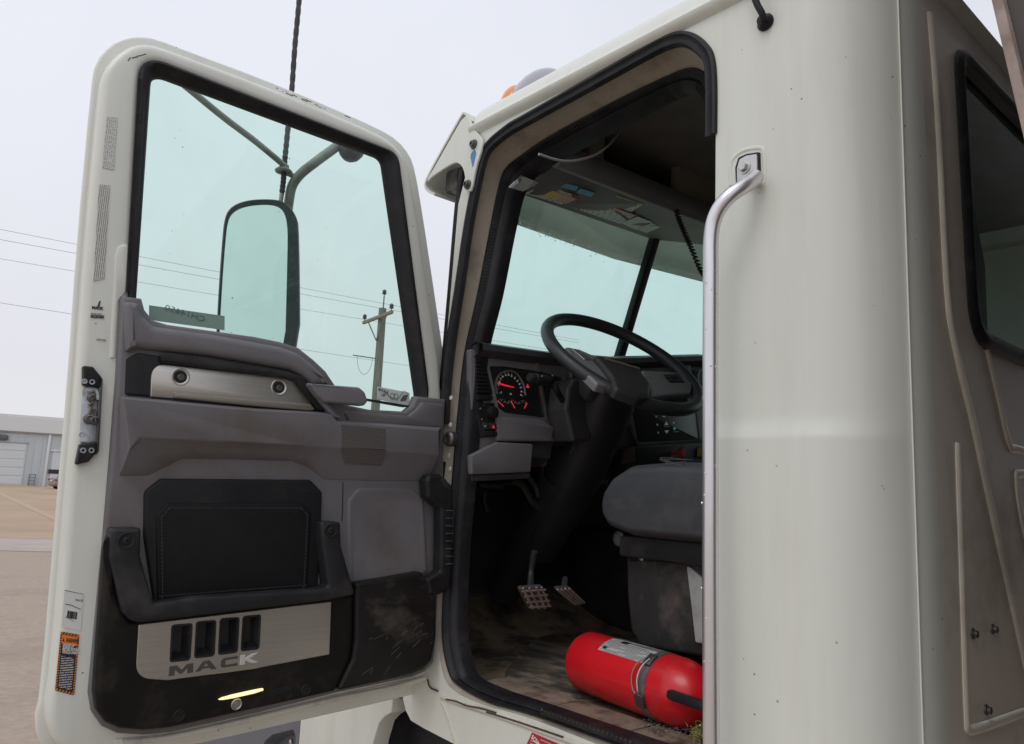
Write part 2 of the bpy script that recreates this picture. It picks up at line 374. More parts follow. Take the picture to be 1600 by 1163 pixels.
# ================================================================== GROUND AND FAR THINGS
RR = V((math.cos(_yaw), -math.sin(_yaw), 0)); FW = V((math.sin(_yaw), math.cos(_yaw), 0)); ZU = V((0, 0, 1))
def gz(px, py, z=0.0): return hit(px, py, (0, 0, 1), (0, 0, z))
def sheet(name, pts, m, kind='structure', sub=0):
    bm = bmesh.new(); f = bm.faces.new([bm.verts.new(p) for p in pts]); bmesh.ops.triangulate(bm, faces=[f])
    o = fin(bm, name, m, None, recalc=False, kind=kind); return o
GRAV = mat('gravel', (.36, .285, .225), .85, var=.12, vs_=14, bump=.5, bs=30, dirt=(.24, .19, .155), dscale=.9, damt=.75)
APRON = mat('tan_concrete', (.41, .29, .19), .8, var=.12, vs_=.25, dirt=(.30, .24, .19), dscale=.22, damt=.9, bump=.1, bs=8)
KERBC = mat('pale_concrete', (.42, .36, .32), .8, var=.1, vs_=.8, dirt=(.30, .25, .21), dscale=2, damt=.6)
JOINT = mat('joint_sealant', (.44, .33, .23), .8, var=.1)
g = 1500
bm = bmesh.new()
bmesh.ops.create_grid(bm, x_segments=2, y_segments=2, size=g)
fin(bm, 'ground', GRAV, None, recalc=False, kind='structure')
K1, K2 = gz(0, 861), gz(90, 863); kd = (K2-K1).normalized(); kf = FW
def strip(d0, d1, z, a=-70, b=90):
    return [K1+kd*a+kf*d0+ZU*z, K1+kd*b+kf*d0+ZU*z, K1+kd*b+kf*d1+ZU*z, K1+kd*a+kf*d1+ZU*z]
dk = (gz(0, 838)-K1).dot(kf)
sheet('kerb_strip', strip(0, dk, .006), KERBC)
sheet('yard_pavement', strip(dk, 150, .010), APRON)
A1, A2 = gz(-30, 752.5+2), gz(150, 838)
bm = bmesh.new(); 
j0, j1 = gz(-20, 762), gz(110, 823); jd = (j1-j0).normalized(); jn = V((-jd.y, jd.x, 0))
sheet('pavement_joint', [j0-jn*.25+ZU*.016, j1-jn*.12+ZU*.016, j1+jn*.12+ZU*.016, j0+jn*.25+ZU*.016], JOINT)
bm.free()

# warehouse
B0 = gz(0, 757.5); bd = (RR*.893+FW*.45).normalized(); bn = V((bd.y, -bd.x, 0)); bn = bn if bn.dot(FW) < 0 else -bn
FB = Fr(B0, bd, (0, 0, 1), bn)
WALLM = mat('pale_blue_steel_siding', (.50, .55, .575), .5, var=.03, vs_=.4)
FASC = mat('white_fascia', (.66, .68, .69), .5, var=.02, vs_=.4)
DOORM = mat('white_overhead_door', (.60, .64, .66), .5, var=.02)
wh = empty('warehouse', B0+bd*10, 'long pale blue steel warehouse with a white fascia across the yard', 'building')
HE = FB.q(0, 673)[1]; HT = FB.q(0, 648)[1]
wall = plate('wall', FB, [(-45, -.2), (70, -.2), (70, HE), (-45, HE)], -30, 0, WALLM, wh, ch=.0, st=0)
bm = bmesh.new()
for i in range(150):
    u = -44.6+i*.76; box(bm, FB.P((u, HE/2), .02), .10, .04, HE-.1, bd, bn, ZU)
fin(bm, 'siding_rib', WALLM, wh, kind='stuff')
plate('fascia', FB, [(-45.3, HE), (70.3, HE), (70.3, HT), (-45.3, HT)], -30, .35, FASC, wh, ch=.05, st=1)
plate('roof', FB, [(-45.3, HT), (70.3, HT), (70.3, HT+.12), (-45.3, HT+.12)], -30, .30, FASC, wh, ch=.03, st=1)
plate('gutter', FB, [(-45.2, HE-.12), (70, HE-.12), (70, HE-.002), (-45.2, HE-.002)], 0.0, .22, mat('grey_gutter', (.34, .37, .39), .5), wh, ch=.02, st=1)
def wq(px, py): return FB.q(px, py)
q0, q1 = wq(34, 757), wq(34, 693)
od = plate('overhead_door', FB, [(q0[0]-5.2, 0), (q0[0], 0), (q0[0], q1[1]), (q0[0]-5.2, q1[1])], .0, .10, DOORM, wh, ch=.02, st=1)
for k in range(5):
    plate('door_panel', FB, [(q0[0]-5.1, .12+k*q1[1]/5), (q0[0]-.1, .12+k*q1[1]/5), (q0[0]-.1, (k+1)*q1[1]/5-.03), (q0[0]-5.1, (k+1)*q1[1]/5-.03)], .10, .14, DOORM, od, ch=.02, st=1)
plate('door_lintel', FB, [(q0[0]-5.4, q1[1]), (q0[0]+.1, q1[1]), (q0[0]+.1, q1[1]+.16), (q0[0]-5.4, q1[1]+.16)], 0, .2, mat('grey_lintel', (.38, .41, .43), .5), wh, ch=.02, st=1)
q = wq(76, 700); plate('downspout', FB, [(q[0]-.12, 0), (q[0]+.12, 0), (q[0]+.12, HE-.12), (q[0]-.12, HE-.12)], .05, .24, FASC, wh, ch=.03)
q2, q3 = wq(78, 705), wq(78, 757)
od2 = plate('overhead_door', FB, [(q2[0]+.3, 0), (q2[0]+5.3, 0), (q2[0]+5.3, q2[1]), (q2[0]+.3, q2[1])], .0, .10, DOORM, wh, ch=.02, st=1)
plate('door_lintel', FB, [(q2[0]+.1, q2[1]), (q2[0]+5.6, q2[1]), (q2[0]+5.6, q2[1]+.15), (q2[0]+.1, q2[1]+.15)], 0, .2, FASC, wh, ch=.02, st=1)
q = wq(83, 737); plate('door_window', FB, rnd([(q[0]-.45, q[1]-.22), (q[0]+.75, q[1]-.22), (q[0]+.75, q[1]+.22), (q[0]-.45, q[1]+.22)], .05), .1, .16, DARK, od2, ch=.01)
q = wq(5, 683); lampm = mat('dark_lamp_housing', (.10, .11, .12), .5)
plate('wall_lamp', FB, rnd([(q[0]-.45, q[1]-.3), (q[0]+.45, q[1]-.3), (q[0]+.45, q[1]+.2), (q[0]-.45, q[1]+.3)], .12), .0, .45, lampm, wh, ch=.12)

# ladder frame leaning by the warehouse
LADM = mat('weathered_grey_steel', (.17, .18, .20), .6, var=.2)
la, lb = FB.w(43.5, 757.5, .5), FB.w(53, 757.5, .5); la.z = lb.z = 0; lw = (lb-la).length; lu = (lb-la).normalized()
lad = empty('ladder', (la+lb)/2, 'short grey step ladder standing in front of the warehouse wall beside the car', 'ladder')
lh = 1.25; lean = -bn*.25+ZU*lh
for s, p in ((0, la), (1, lb)): tube('rail', [p, p+lean], .045, LADM, lad, seg=6, smooth=False)
for k in range(4): tube('rung', [la+lean*(.16+.27*k), lb+lean*(.16+.27*k)], .035, LADM, lad, seg=6, smooth=False)
for s, p in ((0, la), (1, lb)): tube('rear_leg', [p-bn*.42, p+lean*.97], .025, LADM, lad, seg=6, smooth=False)

# parked sedan
CARP = mat('taupe_car_paint', (.26, .215, .20), .25, var=.04, coat=.5)
CARG = mat('car_glass', (.05, .065, .07), .08, var=.05)
TYRE = mat('tyre_rubber', (.02, .02, .02), .8, var=.2)
c0 = gz(91, 764.5); cf = (FW*math.cos(.62)+RR*math.sin(.62)).normalized(); cs = V((cf.y, -cf.x, 0))
c0 = c0+cf*1.6; c0.z = 0
car = empty('parked_car', c0, 'taupe sedan parked by the warehouse wall, partly hidden behind the open truck door', 'car')
def cp(x, y, z): return c0+cf*x+cs*y+ZU*z
def car_loft(name, secs, m, par, w0, w1):
    bm = bmesh.new(); L = []
    for s in (-1, -.86, -.4, .4, .86, 1):
        k = 1-.06*abs(s)**6
        L.append([cp(x*k, s*w0 if z < .75 else s*(w0+(w1-w0)*min(1, (z-.75)/.6)), z if abs(s) < .9 else (z-.55)*.93+.55) for x, z in secs])
    loft(bm, L, True, True); return fin(bm, name, m, par, smooth=40)
car_loft('body', [(-2.25, .32), (-2.32, .55), (-2.28, .80), (-2.2, 1.0), (-1.75, 1.06), (-1.2, 1.05), (.9, .98), (1.9, .84), (2.25, .68), (2.3, .42), (2.2, .24), (-2.1, .24)], CARP, car, .88, .88)
cab_ = car_loft('cabin', [(-1.72, 1.02), (-1.0, 1.40), (-.4, 1.45), (.25, 1.42), (1.0, .98)], CARP, car, .86, .60)
bm = bmesh.new(); bm.faces.new([bm.verts.new(cp(x, y, z)) for x, y, z in ((-1.70, -.62, 1.07), (-1.06, -.50, 1.395), (-1.06, .50, 1.395), (-1.70, .62, 1.07))]); fin(bm, 'rear_window', CARG, car, recalc=False)
for s in (-1, 1):
    bm = bmesh.new(); bm.faces.new([bm.verts.new(cp(x, s*(y+.012), z)) for x, y, z in ((-1.45, .79, 1.07), (-.85, .655, 1.36), (.2, .655, 1.37), (.8, .80, 1.05))]); fin(bm, 'side_window', CARG, car, recalc=False)
    boxo('side_mirror', cp(.62, s*1.0, 1.06), (.12, .2, .14), CARP, car, .03, cf, cs, ZU)
    boxo('tail_light', cp(-2.24, s*.66, .86), (.1, .34, .16), mat('red_lens', (.35, .02, .02), .2), car, .02, cf, cs, ZU)
    for x in (-1.42, 1.42):
        wl = turned('wheel', cp(x, s*.90, .32), cs*s, [(.0, -.2), (.28, -.2), (.32, -.16), (.32, -.02), (.28, .0), (.22, -.01)], TYRE, car, 20)
        turned('rim', cp(x, s*.90, .32), cs*s, [(.22, -.01), (.2, -.03), (.05, -.01), (0, -.01)], STEEL, wl, 12)
boxo('bumper', cp(-2.30, 0, .48), (.12, 1.66, .16), CARP, car, .03, cf, cs, ZU)
boxo('number_plate', cp(-2.33, 0, .78), (.03, .34, .14), WHITE, car, .0, cf, cs, ZU)

# utility pole and wires
PD = 33.7
def dpt(px, py, D): return CAM+ray(px, py)*D
pt_top = dpt(598, 482, PD); pbase = V((pt_top.x, pt_top.y, 0))
WOOD = mat('weathered_pole_wood', (.21, .20, .19), .85, var=.25, vs_=3, bump=.6, bs=30, stretch=(6, 6, .5))
WOODA = mat('weathered_arm_wood', (.28, .25, .22), .85, var=.2, vs_=3)
INS = mat('insulator', (.08, .085, .09), .4); WIRE = mat('wire', (.16, .16, .17), .6)
up = empty('utility_pole', pbase, 'weathered wooden utility pole with one crossarm seen through the door window', 'utility pole')
turned('pole', pbase, (0, 0, 1), [(.20, 0), (.185, pt_top.z*.6), (.165, pt_top.z-.02), (.15, pt_top.z), (0, pt_top.z)], WOOD, up, 14)
wd = (RR*11.6+FW*7.8).normalized(); an = V((wd.y, -wd.x, 0)); an = an if an.dot(RR) > 0 else -an
arm_c = V((pbase.x, pbase.y, dpt(594, 498, PD).z))-wd*.22
arm = boxo('crossarm', arm_c, (3.0, .11, .14), WOODA, up, .01, an, wd, ZU)
for s in (-1, 1): tube('brace', [arm_c+an*s*.95-ZU*.05, V((pbase.x, pbase.y, arm_c.z-1.0))-wd*.2], .03, WOOD, up, seg=6, smooth=False)
ins_pts = []
for a_, h in ((-1.38, 0), (1.38, 0), (.06, .9)):
    b = arm_c+an*a_+ZU*(.07+h)+(wd*.22 if h else V((0, 0, 0)))
    if h: tube('pin', [b-ZU*.75, b+ZU*.02], .03, WOOD, up, seg=6, smooth=False)
    ins_pts.append(turned('insulator', b, (0, 0, 1), [(.02, -.02), (.02, .1), (.09, .1), (.10, .14), (.05, .18), (.10, .2), (.08, .26), (.04, .3), (0, .3)], INS, up, 12))
boxo('bracket', V((pbase.x, pbase.y, dpt(590, 563, PD).z))-wd*.6, (.05, 1.2, .035), DSTEEL, up, .0, an, wd, ZU)
tube('cable_loop', [V((pbase.x, pbase.y, dpt(590, 563, PD).z))-wd*(.3+.35*(1-math.cos(t)))-ZU*.75*math.sin(t) for t in [PI*k/8 for k in range(9)]], .009, WIRE, up, seg=5, n=2)
wire_lab = ['topmost of the four overhead wires running to the utility pole', 'second overhead wire from the top, tied to the right end of the crossarm',
            'third overhead wire from the top, tied to the left end of the crossarm', 'lowest overhead wire, well below the crossarm of the pole']
for (p0, p1, off), lb_ in zip((((-120, 335), (905, 532), .06), ((-120, 352.5), (905, 536), 1.38), ((-120, 384), (905, 554), -1.38), ((-120, 454.6), (905, 611), 0)), wire_lab):
    o = pbase+an*off
    a0, a1 = hit(*p0, an, o), hit(*p1, an, o)
    pts = [a0.lerp(a1, k/10)-ZU*.25*(1-(2*k/10-1)**2)*0.15 for k in range(11)]
    tag(tube('power_line', pts, .0065, WIRE, None, seg=5, n=1, smooth=False), lb_, 'power line', 'overhead wires by the utility pole')

# ================================================================== THE TRUCK
TRUCK = empty('truck', (0.975, 1.1, 0), 'cream white heavy truck with the driver door standing wide open', 'truck')
XC = 0.975; RC = 0.16
def Y(s): return s
# --- rear part of the side, the rounded corner
def plan(n=10):
    P = [((0.0, .82), (-1, 0)), ((0.0, .74), (-1, 0)), ((0.0, .70), (-1, 0))]
    for k in range(n+1):
        a = PI+PI/2*k/n; P.append(((RC+RC*math.cos(a), YR+RC+RC*math.sin(a)), (math.cos(a), math.sin(a))))
    return P
zprof = [(.92, .010), (1.3, .010), (1.6, .010), (1.806, .010), (1.8125, .0098), (1.8145, .0092), (1.822, .0067), (1.830, .0040), (1.838, .0017), (1.846, .0006), (1.856, 0), (1.9, 0), (2.1, 0), (2.4, 0), (2.66, 0)]
PL = plan(14); bm = bmesh.new(); L = []
for z, o in zprof:
    row = []
    for i, ((x, y), nn) in enumerate(PL):
        fade = 1.0 if nn[1] == 0 else max(0.0, 1-(-nn[1])**2*1.25)
        row.append(V((x+nn[0]*o*fade, y+nn[1]*o*fade, z)))
    L.append(row)
loft(bm, L, closed=False)
side = fin(bm, 'cab_corner', PAINT, TRUCK, smooth=16)
# --- door opening and front of the side panel
def fsY(px, py, d=0.0): P = hit(px, py, (1, 0, 0), (d, 0, 0)); return (P.y, P.z, d)
Oc = [(.82, 1.30, 0), (.832, 1.236, 0), (.88, 1.218, 0)]+[fsY(*p) for p in ((838, 1126), (760, 1103), (712, 1081), (692, 1052), (684, 985), (684, 880), (687, 740), (692, 620), (700, 540), (713, 455), (727, 359), (740, 291), (756, 234), (790, 200), (827, 178), (921, 125), (1015, 72), (1046, 57), (1068, 52), (1087, 57), (1105, 72), (1115, 92))]+[(.8202, 2.50, 0), (.82, 2.35, 0), (.82, 1.9, 0), (.82, 1.5, 0)]
Ic = [(.832, 1.30, .012), (.845, 1.245, .012), (.89, 1.228, .012)]+[fsY(*p) for p in ((838, 1119, .012), (768, 1099, .012), (720, 1073, .012), (702, 1049, .014), (692, 985, .016), (698, 870, .022), (708, 748, .03), (717, 640, .04), (727, 552, .05), (747, 460, .06), (766, 360, .07), (779, 295, .08), (790, 264, .09), (815, 243, .09), (859, 213, .09), (952, 163, .09), (1028, 126, .09), (1046, 118, .09), (1064, 110, .09), (1082, 106, .09), (1096, 110, .09), (1106, 122, .09))]+[(.845, 2.45, .08), (.84, 2.3, .05), (.835, 1.9, .03), (.832, 1.5, .02)]
Jc = [(.85, 1.32, .03), (.875, 1.262, .03), (.92, 1.246, .03)]+[fsY(*p) for p in ((848, 1104, .03), (785, 1083, .03), (742, 1064, .03), (727, 1043, .03), (717, 985, .03), (720, 870, .04), (731, 748, .05), (740, 640, .06), (752, 545, .07), (773, 460, .08), (793, 360, .10), (808, 300, .12), (822, 280, .13), (848, 258, .13), (890, 232, .13), (975, 186, .13), (1040, 152, .13), (1055, 146, .13), (1068, 142, .13), (1080, 142, .13), (1090, 146, .13), (1098, 156, .13))]+[(.87, 2.40, .11), (.865, 2.25, .08), (.86, 1.9, .06), (.855, 1.5, .04)]
def vx(L, dx=0): return [V((x+dx, y, z)) for y, z, x in L]
NS = 5
Oo, Io, Jo = cat(vx(Oc), NS, True), cat(vx(Ic), NS, True), cat(vx(Jc), NS, True)
for p in Oo: p.y = max(p.y, .8195)
bm = bmesh.new()
fr_out = [(.82, 2.66), (1.585, 2.66), fsY(716, 320)[:2], fsY(694, 577)[:2], (1.72, 1.75), (1.745, 1.30), fsY(629, 1089)[:2], fsY(634, 1110)[:2], fsY(642, 1126)[:2], fsY(662, 1138)[:2], fsY(720, 1168)[:2], (1.40, 1.02), (1.2, .92), (.82, .92)]
vo = [bm.verts.new((0, y, z)) for y, z in fr_out]
# C-shaped face: outer edge, then along the opening from bottom to top
i_lo, i_hi = 1*NS, 25*NS
open_pts = [bm.verts.new(p) for p in Oo[i_lo:i_hi+1]]
_lp = vo+open_pts
_ed = [bm.edges.new((_lp[i], _lp[(i+1) % len(_lp)])) for i in range(len(_lp))]
bmesh.ops.triangle_fill(bm, edges=_ed, use_beauty=True)
fin(bm, 'door_surround', PAINT, TRUCK, recalc=False)
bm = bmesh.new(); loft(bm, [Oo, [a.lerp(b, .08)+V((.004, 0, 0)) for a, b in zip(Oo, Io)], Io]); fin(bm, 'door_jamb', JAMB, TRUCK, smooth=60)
bm = bmesh.new()
mid = lambda t, dx: [a.lerp(b, t)+V((dx, 0, 0)) for a, b in zip(Io, Jo)]
loft(bm, [Io, mid(.08, -.008), mid(.28, -.013), mid(.42, -.009), mid(.5, -.004), mid(.6, -.010), mid(.85, -.009), mid(1, 0), mid(1.0, .03)])
fin(bm, 'opening_seal', RUB, TRUCK, smooth=50)
# black double lip along the outer edge of the opening
i0, i1 = 9*NS+3, 26*NS
O2 = [(p.y, p.z) for p in Oo]
def rib(d, dx): 
    q = inset(O2, d); return [V((dx, a, b)) for a, b in q][i0:i1]
bm = bmesh.new(); loft(bm, [rib(-.004, -.001), rib(-.002, -.007), rib(.004, -.008), rib(.008, -.003), rib(.011, -.002), rib(.015, -.006), rib(.022, -.004), rib(.026, .008)], closed=False)
fin(bm, 'weather_strip', RUB, TRUCK, smooth=50)
bm = bmesh.new()                                       # grip teeth of the inner seal
m28, m29 = mid(.30, -.0135), mid(.42, -.0100)
for i in range(7*NS, 18*NS):
    for f_ in (0, .25, .5, .75):
        a, b = m28[i].lerp(m28[i+1], f_), m29[i].lerp(m29[i+1], f_); c = a.lerp(b, .5); ex = (b-a); lx_ = ex.length
        if lx_ < 1e-5: continue
        ex.normalize(); et_ = (m28[i+1]-m28[i]).normalized(); box(bm, c, lx_*1.3, .0028, .0035, ex, et_, ex.cross(et_))
fin(bm, 'seal_tooth', RUB, TRUCK, kind='stuff')
# --- drip rail and roof edge, running round the cab
rpath = [((0.0, 1.60), (-1, 0)), ((0, 1.2), (-1, 0)), ((0, .9), (-1, 0))]+PL[2:]
mirp = [((2*XC-x, y), (-a, b)) for (x, y), (a, b) in reversed(rpath)]
rpath = rpath+mirp
rprof = [(2.655, 0), (2.660, .008), (2.667, .016), (2.676, .018), (2.684, .012), (2.690, .003), (2.70, -.002), (2.72, -.010), (2.745, -.028), (2.765, -.055), (2.782, -.10), (2.79, -.16)]
bm = bmesh.new(); L = []
for z, o in rprof: L.append([V((x+a*o, y+b*o, z+.03*max(0, (1.6-y))*0)) for (x, y), (a, b) in rpath])
R = loft(bm, L, closed=False)
top = R[-1]; f = bm.faces.new(top); bmesh.ops.triangulate(bm, faces=[f])
fr_edge = [r[0] for r in R]+[r[-1] for r in reversed(R)]
f = bm.faces.new(fr_edge); bmesh.ops.triangulate(bm, faces=[f])
roof = fin(bm, 'roof', PAINT, TRUCK, smooth=40)
# --- rear wall with its window
win_o = rnd(FR.qs([(1493, 84), (1700, 260), (1700, 566), (1522, 536)]), [.05, .05, .07, .08], 8)
win_o = rnd([FR.q(1492, 76), (FR.q(1492, 76)[0]+1.05, FR.q(1492, 76)[1]+.0), (FR.q(1492, 76)[0]+1.05, FR.q(1530, 533)[1]), FR.q(1517, 528)], [.05, .05, .08, .08], 8)
plate('rear_wall', FR, [(RC, .92), (2*XC-RC, .92), (2*XC-RC, 2.66), (RC, 2.66)], -.02, 0, REARP, TRUCK, ch=0, st=0, holes=[win_o])
rwin = plate('rear_window', FR, inset(win_o, .012), -.012, -.008, RGLASS, TRUCK, ch=0, st=0)
bm = bmesh.new()
def wl_(d, o): return [FR.P(p, o) for p in inset(win_o, d)]
loft(bm, [wl_(-.012, .001), wl_(-.008, .010), wl_(.004, .014), wl_(.018, .010), wl_(.024, -.006)])
fin(bm, 'window_seal', RUB, rwin, smooth=50)
# pressed beads, bolts
bm = bmesh.new()
for pts, rr_ in (([(1452, 22), (1460, 120), (1467, 231), (1479, 457), (1493, 549), (1520, 664), (1551, 809), (1600, 1030), (1640, 1220)], .011),
                 ([(1496, 694), (1496, 720), (1502, 900), (1509, 1110), (1513, 1138), (1530, 1138), (1592, 1116), (1640, 1098)], .009),
                 ([(1541, 545), (1560, 625), (1576, 692), (1590, 702), (1640, 712)], .009),
                 ([(1640, 748), (1596, 740), (1588, 752), (1600, 830), (1640, 990)], .009)):
    sweep(bm, cat([FR.w(*p, 0) for p in pts], 8), rr_, 10, flat=(V((0, 1, 0)), .55))
fin(bm, 'pressed_bead', REARP, TRUCK, smooth=50)
for p in ((1519, 990), (1550, 983), (1540, 1109)):
    turned('bolt', FR.w(*p, 0), (0, -1, 0), [(.009, 0), (.009, .003), (.006, .004), (.006, .009), (.004, .010), (0, .010)], DSTEEL, TRUCK, 8)
# seam where the corner panel meets the rear wall
sa = math.radians(180+66)
sx, sy = RC+RC*math.cos(sa), YR+RC+RC*math.sin(sa)
tube('panel_seam', [V((sx-.0015, sy-.002, z)) for z in (.95, 1.5, 2.0, 2.655)], .0018, PAINT, TRUCK, seg=6, n=2)
# right side of the cab, low wall and top rail with its window
bm = bmesh.new()
for (y0, y1, z0, z1) in ((YR+RC, 1.78, .92, 1.95), (YR+RC, 1.0, 1.95, 2.66), (1.0, 1.6, 2.55, 2.66), (1.52, 1.66, 1.95, 2.55)):
    box(bm, (2*XC-.02, (y0+y1)/2, (z0+z1)/2), .04, y1-y0-.002, z1-z0-.002)
PLm = [((2*XC-x, y), (-a, b)) for (x, y), (a, b) in PL]
loft(bm, [[V((x, y, z)) for (x, y), _ in PLm[2:]] for z in (.92, 2.66)], closed=False)
fin(bm, 'right_side', PAINT, TRUCK)
bm = bmesh.new(); bm.faces.new([bm.verts.new((2*XC-.03, y, z)) for y, z in ((1.0, 1.95), (1.52, 1.95), (1.52, 2.55), (1.0, 2.55))]); fin(bm, 'right_window', GLASS, TRUCK, recalc=False)

# --- windshield, two panes and the centre post
wB, wC = hit(965, 555, (1, 0, 0), (XC, 0, 0)), hit(1020, 370, (1, 0, 0), (XC, 0, 0))
wA = hit(694, 577, (1, 0, 0), (.02, 0, 0)); wn_ = (wC-wB).cross(wA-wB).normalized(); wn_ = wn_ if wn_.y < 0 else -wn_
def pane(x, z): # point of the left pane at x, z
    return V((x, wB.y-(wn_.x*(x-wB.x)+wn_.z*(z-wB.z))/wn_.y, z))
def rpane(x, z): p = pane(2*XC-x, z); p.x = x; return p
for nm, fn, xs in (('windshield', pane, (.125, XC-.006)), ('windshield', rpane, (XC+.006, 2*XC-.03))):
    bm = bmesh.new(); bm.faces.new([bm.verts.new(fn(x, z)) for x, z in ((xs[0], 1.98), (xs[1], 1.98), (xs[1], 2.70), (xs[0], 2.70))])
    fin(bm, nm, WGLASS, TRUCK, recalc=False)
random.seed(41); bm = bmesh.new()
for k in range(110):
    u = random.random(); px = 795+165*u; py = 343+64*u+random.gauss(0, 5)-2
    if k > 88: px = random.uniform(985, 1096); py = 410+(px-985)*.165+random.gauss(0, 4)
    c = hit(px, py, wn_, wB) if k <= 88 else None
    if c is None:
        n2 = V((-wn_.x, wn_.y, wn_.z)); c = hit(px, py, n2, V((2*XC-wB.x, wB.y, wB.z)))
    r = random.choice((.0014, .0018, .0024, .0034)); lathe(bm, c+wn_*.0005, wn_, [(r, 0), (r*.8, r*.5), (0, r*.7)], 8)
_wd = bpy.data.materials.new('bright_water_drop'); _wd.use_nodes = True; _t = _wd.node_tree; _t.nodes.clear()
_a = _t.nodes.new('ShaderNodeBsdfTranslucent'); _a.inputs[0].default_value = (.95, .97, .96, 1); _b = _t.nodes.new('ShaderNodeBsdfTransparent'); _c = _t.nodes.new('ShaderNodeMixShader'); _c.inputs[0].default_value = .35; _o = _t.nodes.new('ShaderNodeOutputMaterial')
_t.links.new(_a.outputs[0], _c.inputs[1]); _t.links.new(_b.outputs[0], _c.inputs[2]); _t.links.new(_c.outputs[0], _o.inputs[0])
fin(bm, 'rain_drop', _wd, TRUCK, kind='stuff')
pd = (wC-wB).normalized()
bm = bmesh.new(); box(bm, wB.lerp(wC, .5)+V((0, -.012, 0)), .036, .03, 1.0, (1, 0, 0), pd.cross(V((1, 0, 0))), pd, .006); fin(bm, 'centre_post', BLACKP, TRUCK)
gk = [hit(716, 320, (1, 0, 0), (.01, 0, 0)), hit(705, 450, (1, 0, 0), (.01, 0, 0)), hit(694, 577, (1, 0, 0), (.01, 0, 0)), hit(688, 650, (1, 0, 0), (.01, 0, 0))]
gk = [hit(724, 262, (1, 0, 0), (.01, 0, 0))]+gk
tube('windshield_gasket', gk, .010, RUB, TRUCK, seg=8)

# ================================================================== THE OPEN DOOR
# outer skin (slightly larger, behind), then the shell with its window opening
skin = [(52, 1130), (64, 1085), (88, 800), (106, 600), (121, 380), (144, 130), (150, 96), (172, 70), (198, 59), (219, 57), (243, 60), (300, 82), (400, 119), (500, 160), (593, 201), (622, 219), (641, 243), (649, 267), (660, 330), (672, 409), (684, 490), (698, 585), (698, 800), (692, 1000), (668, 1080), (600, 1097), (380, 1147), (196, 1188), (110, 1200), (70, 1182)]
shell = [(72, 1118), (84, 1050), (104, 800), (121, 600), (136, 380), (158, 140), (163, 108), (182, 84), (204, 70), (224, 66), (246, 69), (300, 89), (400, 126), (500, 167), (588, 205), (615, 221), (633, 243), (642, 267), (653, 330), (665, 409), (677, 490), (692, 585), (694, 800), (690, 1000), (665, 1068), (600, 1082), (380, 1132), (200, 1172), (118, 1182), (84, 1166)]
hole_px = [(221, 86), (619, 241), (668, 610), (660, 668), (500, 668), (200, 560)]
hole = rnd(FD.qs(hole_px, 0), [.045, .04, .03, .02, .02, .02], 7)
SHELL_T = -.055
bm = bmesh.new()
sp_ = smoothp(FD.qs(shell, 0)); 
slab(bm, FD, sp_, SHELL_T, 0, .016, 4, holes=[hole])
door = fin(bm, 'door', PAINT, TRUCK, smooth=40)
plate('outer_skin', FD, smoothp(FD.qs(skin, SHELL_T)), SHELL_T-.012, SHELL_T+.002, PAINT, door, ch=.006, st=3, holes=[inset(hole, -.01)], back=True)
# window seal of ribbed black rubber
so_ = rnd(FD.qs([(218, 83), (622, 240), (673, 640), (196, 560)], 0), [.05, .042, .05, .02], 9)
si_ = rnd(FD.qs([(237, 113), (598, 247), (655, 640), (207, 560)], -.012), [.03, .028, .035, .02], 9)
bm = bmesh.new()
def mixl(t, o): return [FD.P((a[0]*(1-t)+b[0]*t, a[1]*(1-t)+b[1]*t), o) for a, b in zip(so_, si_)]
loft(bm, [mixl(0, -.003), mixl(.05, .005), mixl(.25, .007), mixl(.5, .003), mixl(.6, -.002), mixl(.8, -.004), mixl(1, -.014), mixl(1, -.03)])
fin(bm, 'window_seal', RUB, door, smooth=45)
bm = bmesh.new()      # fine ribs of the rear channel
for k in range(120):
    t = k/119; px = 226-20*t; py = 125+330*t
    box(bm, FD.w(px-5, py, .0055), .0125, .003, .0022, FD.e1, FD.n, FD.e2)
fin(bm, 'seal_rib', RUB, door, kind='stuff')
gl_px = [(226, 100), (612, 240), (664, 640), (655, 668), (205, 560)]
plate('door_glass', FD, rnd(FD.qs(gl_px, -.020), .02), -.024, -.020, GLASS, door, ch=0, st=0)
random.seed(43); bm = bmesh.new()
for k in range(26):
    px, py = random.uniform(250, 630), random.uniform(160, 500); a = FD.w(px, py, -.0195); r = random.choice((.0005, .0007, .0012)); box(bm, a, r*2, .0004, r*random.uniform(1, 3), FD.e1, FD.n, FD.e2)
fin(bm, 'glass_speck', mat('dried_speck', (.20, .22, .21), .8), door, kind='stuff')
# green strip label along the lower glass, seen from behind
plate('glass_label', FD, FD.qs([(233, 477), (351, 494), (351, 516), (233, 500)], -.018), -.0195, -.018, mat('green_glass_label', (.25, .36, .31), .3, var=.05), door, ch=0, st=0)
text('glass_label_print', 'CH14650', FD, 320, 503, -.0172, .017, mat('dark_green_ink', (.13, .22, .19), .4), door, ang=-.14, sx=1.3, flip=True)
plate('buckle_label', FD, FD.qs([(590, 604), (640, 614), (640, 636), (590, 624)], -.018), -.0195, -.018, mat('clear_label', (.74, .80, .78), .3, var=.03), door, ch=0, st=0)
text('buckle_label_print', 'BUCKLE', FD, 591, 610, -.0172, .0095, INK, door, ang=-.18, sx=.85)
text('buckle_label_print', 'UP', FD, 595.5, 618, -.0172, .0095, INK, door, ang=-.18)
for q in ((613, 619), (619, 620)):
    o = FD.w(*q, -.0165); tube('buckle_drawing', [o+FD.e1*(.006*math.cos(t))+FD.e2*(.008*math.sin(t)) for t in [2*PI*k/12 for k in range(12)]], .0006, INK, door, seg=4, n=1, closed=True)
